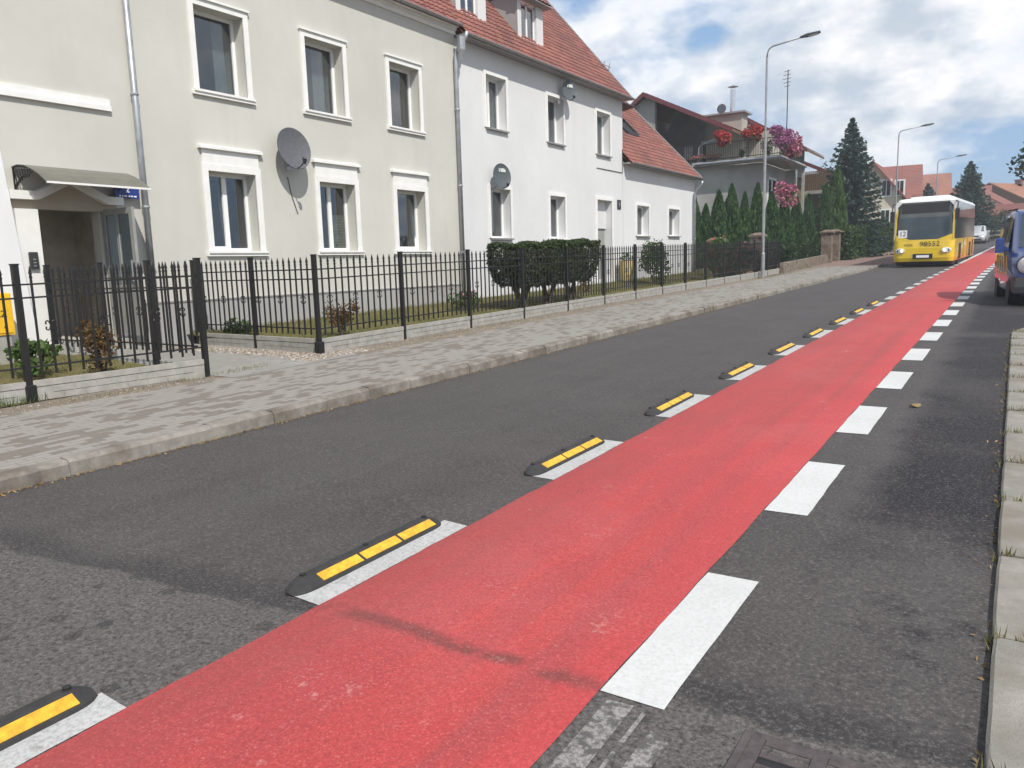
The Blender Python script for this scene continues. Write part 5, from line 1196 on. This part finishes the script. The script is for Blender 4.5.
text_mesh('operator_lettering','MZK',.15,m_ink,BUS,fm(-.62,-.005,.99),sx=1.2)
mb=MB(); mb.box(-1.10,.055,1.32,-.72,.075,1.66); rp_=mb.build('route_board',m_signwhite,BUS,local=True); ORG[rp_.name]=Vector((0,0,0)); text_mesh('route_number','12',.30,m_ink,rp_,fm(-.91,.05,1.49))
for s,zz in ((-1,2.5),(1,2.5)):
    mb=MB(); mb.tube([(s*(HW-.1),.3,2.86),(s*(HW+.06),.02,2.8),(s*(HW+.06),-.12,2.5)],.025,6); mb.bbox(s*(HW+.06)-.09,-.17,2.02,s*(HW+.06)+.09,-.07,2.5,.02); mb.build('mirror',m_dark,BUS,local=True)
def carbody(st):
    rings=[]
    for (y,hl,hb,ht,zl,zb,zt) in st:
        half=[(hl-.05,zl),(hl,zl+.10),(hb+.012,(zl+zb)/2+.05),(hb,zb),(ht+.015,zt-.09),(ht-.05,zt-.02),(ht*.5,zt)]
        rings.append([(x,y,z) for x,z in half]+[(-x,y,z) for x,z in reversed(half)])
    return rings
def car(root,st,mat,wr,wy,win,ws,rear=None):
    mb=MB(); mb.loft(carbody(st),caps=True); body=mb.build('body',mat,root,smooth=True,local=True)
    body.data.polygons.foreach_set('use_smooth',[len(p.vertices)==4 for p in body.data.polygons])
    def at(y,t,s,off=.006):
        i=max(k for k in range(len(st)) if st[k][0]<=y+1e-6); i=min(i,len(st)-2); f=(y-st[i][0])/(st[i+1][0]-st[i][0])
        q=[a+(b-a)*f for a,b in zip(st[i],st[i+1])]
        x=q[2]+(q[3]+.015-q[2])*t; z=q[5]+(q[6]-.09-q[5])*t
        return Vector((s*(x+off),y,z+off*.3))
    for s in (-1,1):
        for (a,b,a2,b2) in win:
            mb=MB(); P=[at(a,.10,s),at(b,.10,s),at(b2,.92,s),at(a2,.92,s)]; mb.poly(P if s>0 else P[::-1]); mb.poly([p-Vector((s*.004,0,0)) for p in (P[::-1] if s>0 else P)]); mb.build('side_window',m_bglass,root,local=True)
    a,b=st[ws[0]],st[ws[1]]
    mb=MB(); n_=Vector((0,-(b[6]-a[6]),b[0]-a[0])).normalized()*.012
    P=[Vector((-a[3]*.93,a[0]+.03,a[6]-.0)),Vector((a[3]*.93,a[0]+.03,a[6])),Vector((b[3]*.86,b[0]-.05,b[6]-.05)),Vector((-b[3]*.86,b[0]-.05,b[6]-.05))]
    mb.hexa([p-n_*.3 for p in P]+[p+n_ for p in P]); mb.build('windscreen',m_bglass,root,local=True)
    for x in (-st[2][1]+.10,st[2][1]-.10):
        for yy in wy: wheel(root,x,yy,wr,.2)
    for s in (-1,1):
        for yy in wy: mb=MB(); mb.lathe([(wr*1.16,-.012),(wr*1.16,.012)],(s*(st[2][2]+.002),yy,wr),'x',22); mb.build('wheel_arch',m_dark,root,local=True)
    return body
vy=20.2
VAN=thing('delivery_van','blue delivery van with yellow side stripes parked at the right edge of the photo','van',(.87,vy,gz(vy)),rz=.10); VAN.scale=(1,1,1.06)
st=[(0,.70,.74,.60,.32,.62,.74),(.07,.80,.83,.68,.25,.72,.98),(.45,.87,.89,.75,.22,.95,1.10),(.95,.89,.91,.78,.22,1.08,1.20),(1.75,.89,.91,.74,.22,1.10,1.98),(2.3,.89,.91,.74,.22,1.10,2.06),(4.0,.89,.91,.76,.24,1.10,2.05),(4.3,.86,.89,.74,.32,1.08,1.96)]
car(VAN,st,m_blue,.32,(.85,3.55),[(1.35,2.35,1.75,2.35),(2.45,3.2,2.45,3.2)],(3,4))
mb=MB(); mb.loft([[(-.86,-.05,.28),(.86,-.05,.28),(.88,.3,.28),(-.88,.3,.28)],[(-.87,-.07,.40),(.87,-.07,.40),(.91,.3,.40),(-.91,.3,.40)],[(-.84,-.04,.60),(.84,-.04,.60),(.905,.3,.58),(-.905,.3,.58)]],caps=True); mb.build('bumper',m_plast,VAN,local=True)
mb=MB(); mb.box(-.42,-.012,.63,.42,.03,.80); 
for k in range(3): mb.box(-.40,-.02,.655+.05*k,.40,-.01,.675+.05*k)
mb.build('grille',m_dark,VAN,local=True)
for s in (-1,1):
    mb=MB(); mb.m=Matrix.Translation((s*.66,.03,.84))@Matrix.Rotation(s*.35,4,'Z'); mb.lathe([(.05,.05),(.16,.04),(.165,-.03),(.12,-.065),(.03,-.08)],(0,0,0),'y',20); h=mb.build('headlight',m_lamp,VAN,local=True); mb=MB(); mb.m=Matrix.Translation((s*.66,.03,.84))@Matrix.Rotation(s*.35,4,'Z'); mb.lathe([(.17,.05),(.19,.05),(.19,-.02),(.17,-.02)],(0,0,0),'y',20); mb.build('headlight_ring',m_dark,h,local=True)
    mb=MB(); mb.bar((s*.88,1.28,1.16),(s*1.02,1.22,1.22),.06); mb.bbox(s*1.08-.09,1.16,1.10,s*1.08+.09,1.27,1.42,.03); mb.build('mirror',m_blue,VAN,local=True)
    mb=MB()
    for k in range(5): mb.hexa([(s*.915,1.0+.55*k,.62),(s*.915,1.22+.55*k,.62),(s*.921,1.22+.55*k,.62),(s*.921,1.0+.55*k,.62),(s*.917,1.25+.55*k,1.04),(s*.917,1.47+.55*k,1.04),(s*.923,1.47+.55*k,1.04),(s*.923,1.25+.55*k,1.04)])
    mb.build('yellow_side_stripes',m_yel,VAN,local=True)
    mb=MB(); mb.bar((s*.70,2.0,2.05),(s*.70,4.0,2.10),.03,.03); mb.build('roof_rail',m_dark,VAN,local=True)
mb=MB(); mb.bar((-.5,1.02,1.24),(.1,1.16,1.34),.02); mb.bar((.1,1.02,1.24),(.62,1.16,1.34),.02); mb.build('wiper',m_dark,VAN,local=True)
mb=MB(); mb.box(-.26,-.085,.43,.26,-.07,.54); mb.build('number_plate',m_signwhite,VAN,local=True)
cy_=77.; cxx=-4.95+cshift(cy_)
CAR=thing('silver_car','silver white hatchback following behind the yellow bus','car',(cxx,cy_,gz(cy_)),rz=-.06)
st=[(0,.66,.70,.58,.30,.52,.62),(.08,.78,.80,.66,.24,.60,.76),(.5,.84,.85,.72,.2,.78,.92),(1.05,.86,.87,.74,.2,.94,1.04),(1.9,.86,.87,.64,.2,.96,1.54),(2.5,.86,.87,.64,.2,.96,1.58),(3.5,.85,.86,.64,.22,.96,1.52),(4.1,.82,.84,.66,.28,.94,1.06)]
car(CAR,st,m_silver,.31,(.85,3.35),[(1.45,2.4,1.85,2.4),(2.5,3.3,2.5,3.2)],(3,4))
for s in (-1,1):
    mb=MB(); mb.hexa([(s*.42,.0,.60),(s*.72,.06,.62),(s*.72,.2,.62),(s*.42,.2,.60),(s*.46,.03,.76),(s*.74,.10,.78),(s*.74,.25,.78),(s*.46,.25,.76)]); mb.build('headlight',m_lamp,CAR,local=True)
    mb=MB(); mb.bbox(s*.98-.09,1.35,.96,s*.98+.09,1.45,1.12,.02); mb.bar((s*.85,1.4,1.0),(s*.95,1.4,1.02),.04); mb.build('mirror',m_silver,CAR,local=True)
mb=MB(); mb.box(-.40,-.03,.58,.40,.02,.68); mb.box(-.6,-.03,.30,.6,.02,.42); mb.build('grille',m_dark,CAR,local=True)
mb=MB(); mb.box(-.26,-.045,.45,.26,-.03,.55); mb.build('number_plate',m_signwhite,CAR,local=True)
# ------------------------------------------------------------------ houses farther along the street
def ghouse(name,label,x,y,z,w,d,he,hr,axis,rz,mw,mr,chim=None,wins=(),ov=.45,gabled=0):
    """gable house: w along x, d along y; ridge along axis"""
    t=thing(name,label,'house',(x,y,z),rz=rz)
    mb=MB(); a,b=w/2,d/2; mb.box(-a,-b,-1,a,b,he)
    if axis=='x':
        for s in (-1,1): mb.prism([(s*a,-b,he),(s*a,b,he),(s*a,0,hr)],(-s*.2,0,0))
    else:
        for s in (-1,1): mb.prism([(-a,s*b,he),(a,s*b,he),(0,s*b,hr)],(0,-s*.2,0))
    mb.build('wall',mw,t,local=True)
    mb=MB(); mb.uv=[]; th=.18; sl=(hr-he)/(b if axis=='x' else a); 
    for s in (-1,1):
        if axis=='x': lo,hi,A=(b+ov),0,a+ov; P=lambda u,q,dz:(u*A,s*q,hr-q*sl+dz)
        else: lo,hi,A=(a+ov),0,b+ov; P=lambda u,q,dz:(s*q,u*A,hr-q*sl+dz)
        n_=22
        for i in range(n_):
            q0=lo*(1-i/n_); q1=lo*(1-(i+1)/n_)
            mb.hexa([P(-1,q0,.02),P(1,q0,.02),P(1,q1,.02),P(-1,q1,.02),P(-1,q0,th+.025),P(1,q0,th+.025),P(1,q1,th),P(-1,q1,th)])
    mb.uv=None; rf=mb.build('roof',mr,t,local=True)
    if chim:
        mb=MB(); mb.box(chim[0]-.4,chim[1]-.35,hr-1.5,chim[0]+.4,chim[1]+.35,hr+chim[2]); mb.box(chim[0]-.48,chim[1]-.43,hr+chim[2]-.15,chim[0]+.48,chim[1]+.43,hr+chim[2]); mb.build('chimney',M('brick_chimney',(.20,.09,.07),.9,.3,6),rf,local=True)
    for (face,u,z0,ww,hh) in wins:
        mb=MB(); g=MB()
        if face=='s':   # faces -y
            mb.box(u-ww/2-.12,-b-.06,z0-.12,u+ww/2+.12,-b+.02,z0+hh+.12); g.box(u-ww/2,-b-.075,z0,u-.03,-b-.062,z0+hh); g.box(u+.03,-b-.075,z0,u+ww/2,-b-.062,z0+hh)
        else:           # faces +x
            mb.box(a-.02,u-ww/2-.12,z0-.12,a+.06,u+ww/2+.12,z0+hh+.12); g.box(a+.062,u-ww/2,z0,a+.075,u-.03,z0+hh); g.box(a+.062,u+.03,z0,a+.075,u+ww/2,z0+hh)
        f=mb.build('window',m_frame,t,local=True); g.build('pane',m_bglass,f,local=True)
    return t
def place(px,py,Y): return yp(px,py,Y)
# cream house with its gable towards us, beside the spruce
q=place(873,163,72); r_=place(908,197,72); e=place(908,240,72)
ghouse('cream_house','cream house with several windows and a red roof edge sloping down behind the bus','' or q.x,76,gz(74),2*(r_.x-q.x)-.9,8,r_.z-gz(74)+.2,q.z-gz(74),'y',0,m_cream,m_tile,wins=[('s',1.1,1.9,.6,1.2),('s',2.1,1.9,.6,1.2),('s',1.1,4.3,.6,1.2),('s',2.1,4.3,.55,1.1),('s',-1.0,4.3,.7,1.2)])
a=place(886,168,92); b=place(917,164,92); c=place(911,192,90)
ghouse('red_roof_house','white house with a broad steep red roof above the bus','' or (a.x+b.x)/2-1.6,94,gz(92),(b.x-a.x)+3.0,9.5,c.z-gz(92)-.4,b.z-gz(92),'x',.12,m_whitew,m_tile,chim=(-2.0,.8,.5),wins=[('e',0,4.0,.9,1.3)])
a=place(921,174,108); b=place(942,170,108); c=place(943,200,106)
ghouse('orange_roof_house','house with a steep orange roof just right of the broad red roof',(a.x+b.x)/2-.6,111,gz(110),(b.x-a.x)+2.,10,c.z-gz(110),b.z-gz(110)-.3,'x',.10,m_whitew,m_tile3)
a=place(948,184,124); b=place(966,186,124)
ghouse('far_red_house','far red roofed house with a dark chimney left of the small spruce',(a.x+b.x)/2+.3,126,gz(120),(b.x-a.x)+4.5,9,3.5,a.z-gz(120)-.6,'x',.0,m_cream,m_tile,chim=(-1.6,.5,1.3))
a=place(988,192,112); ghouse('gabled_house','far house with a light gable and red half hipped roof right of the spruce',a.x-1.0,118,gz(116),6.5,8,3.6,a.z-gz(116)+.6,'y',-.2,m_cream,m_tile,wins=[('s',0,1.4,1.2,1.5),('s',1.9,1.4,.9,1.5)])
a=place(1006,182,128); ghouse('brown_gable_house','large far house with brown gable and orange roof at the right',a.x+.6,134,gz(130),11,10,4.2,a.z-gz(130),'y',-.5,m_wood,m_tile4,chim=(.5,1.,.7))
a=place(1000,215,104); ghouse('low_red_house','low house with red roof above the blue van',a.x+1.5,108,gz(106),9,6,2.3,a.z-gz(106)+1.2,'x',-.2,m_cream,m_tile)
# thin wall lamps / wires omitted: nothing visible
def tree(name,label,cat,x,y,z0,h,crown,mat,seed,n=1600,size=.3,limbs=7,lean=(0,0)):
    rnd=random.Random(seed); t=thing(name,label,cat,(x,y,z0)); o=Vector((x,y,z0)); top=o+Vector((lean[0],lean[1],h*.75))
    mb=MB(); mb.tube([o-Vector((0,0,.2)),o+Vector((lean[0]*.3,lean[1]*.3,h*.35)),top],[.045*h**.9*.6,.03*h**.9*.6,.02],8)
    ends=[]
    for k in range(limbs):
        a=2*PI*k/limbs+rnd.random(); s=o.lerp(top,rnd.uniform(.4,.85)); e=s+Vector((math.cos(a)*crown[0]*.75,math.sin(a)*crown[1]*.75,rnd.uniform(.0,.4)*crown[2])); mb.tube([s,s.lerp(e,.5)+Vector((0,0,.15)),e],[.05*h/6,.035*h/6,.012],6); ends.append(e)
    mb.build('trunk',m_bark,t); mb=MB(); c=o+Vector((lean[0],lean[1],h-crown[2]))
    lumps=[(e,Vector(crown)*rnd.uniform(.28,.42)) for e in ends]+[(c+Vector((rnd.uniform(-.5,.5)*crown[0],rnd.uniform(-.5,.5)*crown[1],rnd.uniform(-.3,.7)*crown[2])),Vector(crown)*rnd.uniform(.3,.5)) for _ in range(7)]
    for lc,lr in lumps:
        for p in blob_pts(n//len(lumps),lc,lr,rnd,.35): leaf(mb,p,size,rnd)
    mb.build('crown',mat,t); return t
p=yp(1034,180,62); tree('leafy_tree','dark leafy tree reaching into the right edge of the photo above the van','tree',p.x+2.2,62,gz(62),p.z-gz(62)+3.2,(3.4,3.0,4.2),m_dkleaf,3,3600,.36)
p=yp(833,158,70); tree('leafy_tree','rounded tree behind the bright green thuja, left of the spruce','tree',p.x-.6,74,gz(74),p.z-gz(74)+.6,(2.4,2.2,2.6),m_dkleaf,12,1500,.3)
for (px,py,Y,lb,hh,sd) in ((955,226,98,'bushy tree beside the road behind the bus',4.5,31),(985,222,104,'low green tree in front of the far gabled house',3.8,32),(1003,226,100,'green shrubby tree right of the silver car',3.2,33)):
    p=yp(px,py+20,Y); tree('bushy_tree',lb,'tree',p.x,Y,gz(Y)-.4,hh,(2.3,1.8,hh*.45),m_dkleaf,sd,1000,.3)
# wood closing the far end of the street (reads as one mass)
rw=random.Random(77); mb=MB()
for k in range(130):
    x=rw.uniform(-150,190); y=rw.uniform(175,230)+abs(x)*.15; h=rw.uniform(6,10.5); c=Vector((x,y,gz(y)+h*.45)); 
    for p in blob_pts(70,c,(rw.uniform(3,5),3,h*.55),rw,.6): leaf(mb,p,1.5,rw,ratio=.7)
mb.build('far_wood',m_dkleaf,kind='stuff')
# ------------------------------------------------------------------ sky, sun
EL,AZ=math.radians(49),math.radians(-31)      # azimuth from +x towards +y
sd=Vector((math.cos(EL)*math.cos(AZ),math.cos(EL)*math.sin(AZ),math.sin(EL)))
sun=bpy.data.lights.new('sun','SUN'); sun.energy=3.5; sun.angle=math.radians(.55); sun.color=(1,.955,.88); so=bpy.data.objects.new('sun',sun); C.objects.link(so)
so.rotation_euler=(-sd).to_track_quat('-Z','Y').to_euler(); so.location=sd*60
W=bpy.data.worlds.new('World'); sc.world=W; W.use_nodes=True; nt=W.node_tree
for x in list(nt.nodes): nt.nodes.remove(x)
out=nt.nodes.new('ShaderNodeOutputWorld'); bg=nt.nodes.new('ShaderNodeBackground'); L(nt,bg.outputs[0],out.inputs[0])
sk=nt.nodes.new('ShaderNodeTexSky'); sk.sky_type='NISHITA'; sk.sun_disc=False; sk.sun_elevation=EL; sk.sun_rotation=math.atan2(sd.x,sd.y); sk.air_density=1.0; sk.dust_density=1.2; sk.ozone_density=1.2
tc=nt.nodes.new('ShaderNodeTexCoord'); sp=nt.nodes.new('ShaderNodeSeparateXYZ'); L(nt,tc.outputs['Generated'],sp.inputs[0])
den=math_(nt,'ADD',math_(nt,'MAXIMUM',sp.outputs[2],0.0),.42)
cb=nt.nodes.new('ShaderNodeCombineXYZ'); L(nt,math_(nt,'DIVIDE',sp.outputs[0],den),cb.inputs[0]); L(nt,math_(nt,'DIVIDE',sp.outputs[1],den),cb.inputs[1])
def mapped(loc,scale=(1,1,1)):
    m=nt.nodes.new('ShaderNodeMapping'); m.inputs['Location'].default_value=loc; m.inputs['Scale'].default_value=scale; L(nt,cb.outputs[0],m.inputs[0]); return m.outputs[0]
CO=(5.2,7.7,0)
def dens(off):
    v=mapped((CO[0]+off[0],CO[1]+off[1],0)); a=noise(nt,v,1.5,9,.55); b=noise(nt,v,4.5,7,.6); return math_(nt,'ADD',math_(nt,'MULTIPLY',a,.78),math_(nt,'MULTIPLY',b,.22))
d0=dens((0,0)); d1=dens((.10,-.05))
mask=ramp(nt,d0,[(.445,0),(.505,.8),(.56,1)])
shade=ramp(nt,math_(nt,'ADD',math_(nt,'MULTIPLY',math_(nt,'SUBTRACT',d0,d1),5.0),math_(nt,'SUBTRACT',1.04,d0)),[(.28,0),(.70,1)])
CB=1.0
ccol=mixc(nt,shade,(4.9,5.5,6.25),(8.5,8.55,8.7))
hz=ramp(nt,sp.outputs[2],[(0,.55),(.12,1)])
skyc=mixc(nt,.72,sk.outputs[0],(2.7,4.3,6.7))
c=mixc(nt,math_(nt,'MULTIPLY',mask,hz),skyc,ccol)
L(nt,c,bg.inputs[0]); bg.inputs[1].default_value=.10
vs=sc.view_settings; vs.view_transform='Standard'; vs.look='None'; vs.exposure=.32; vs.gamma=1; vs.use_curve_mapping=False
sc.render.film_transparent=False; sc.cycles.max_bounces=6
try: sc.cycles.use_denoising=True
except Exception: pass

# ------------------------------------------------------------------ air: light summer haze over the whole street
hm=bpy.data.materials.new('haze_air'); hm.use_nodes=True; hn=hm.node_tree
for x in list(hn.nodes): hn.nodes.remove(x)
ho=hn.nodes.new('ShaderNodeOutputMaterial'); hv=hn.nodes.new('ShaderNodeVolumePrincipled'); hv.inputs['Color'].default_value=(.86,.90,.96,1); hv.inputs['Density'].default_value=.0014; hv.inputs['Anisotropy'].default_value=.2
L(hn,hv.outputs[0],ho.inputs['Volume'])
mb=MB(); mb.box(-1650,-450,-3.5,1650,1650,16); mb.build('haze',hm,kind='stuff')
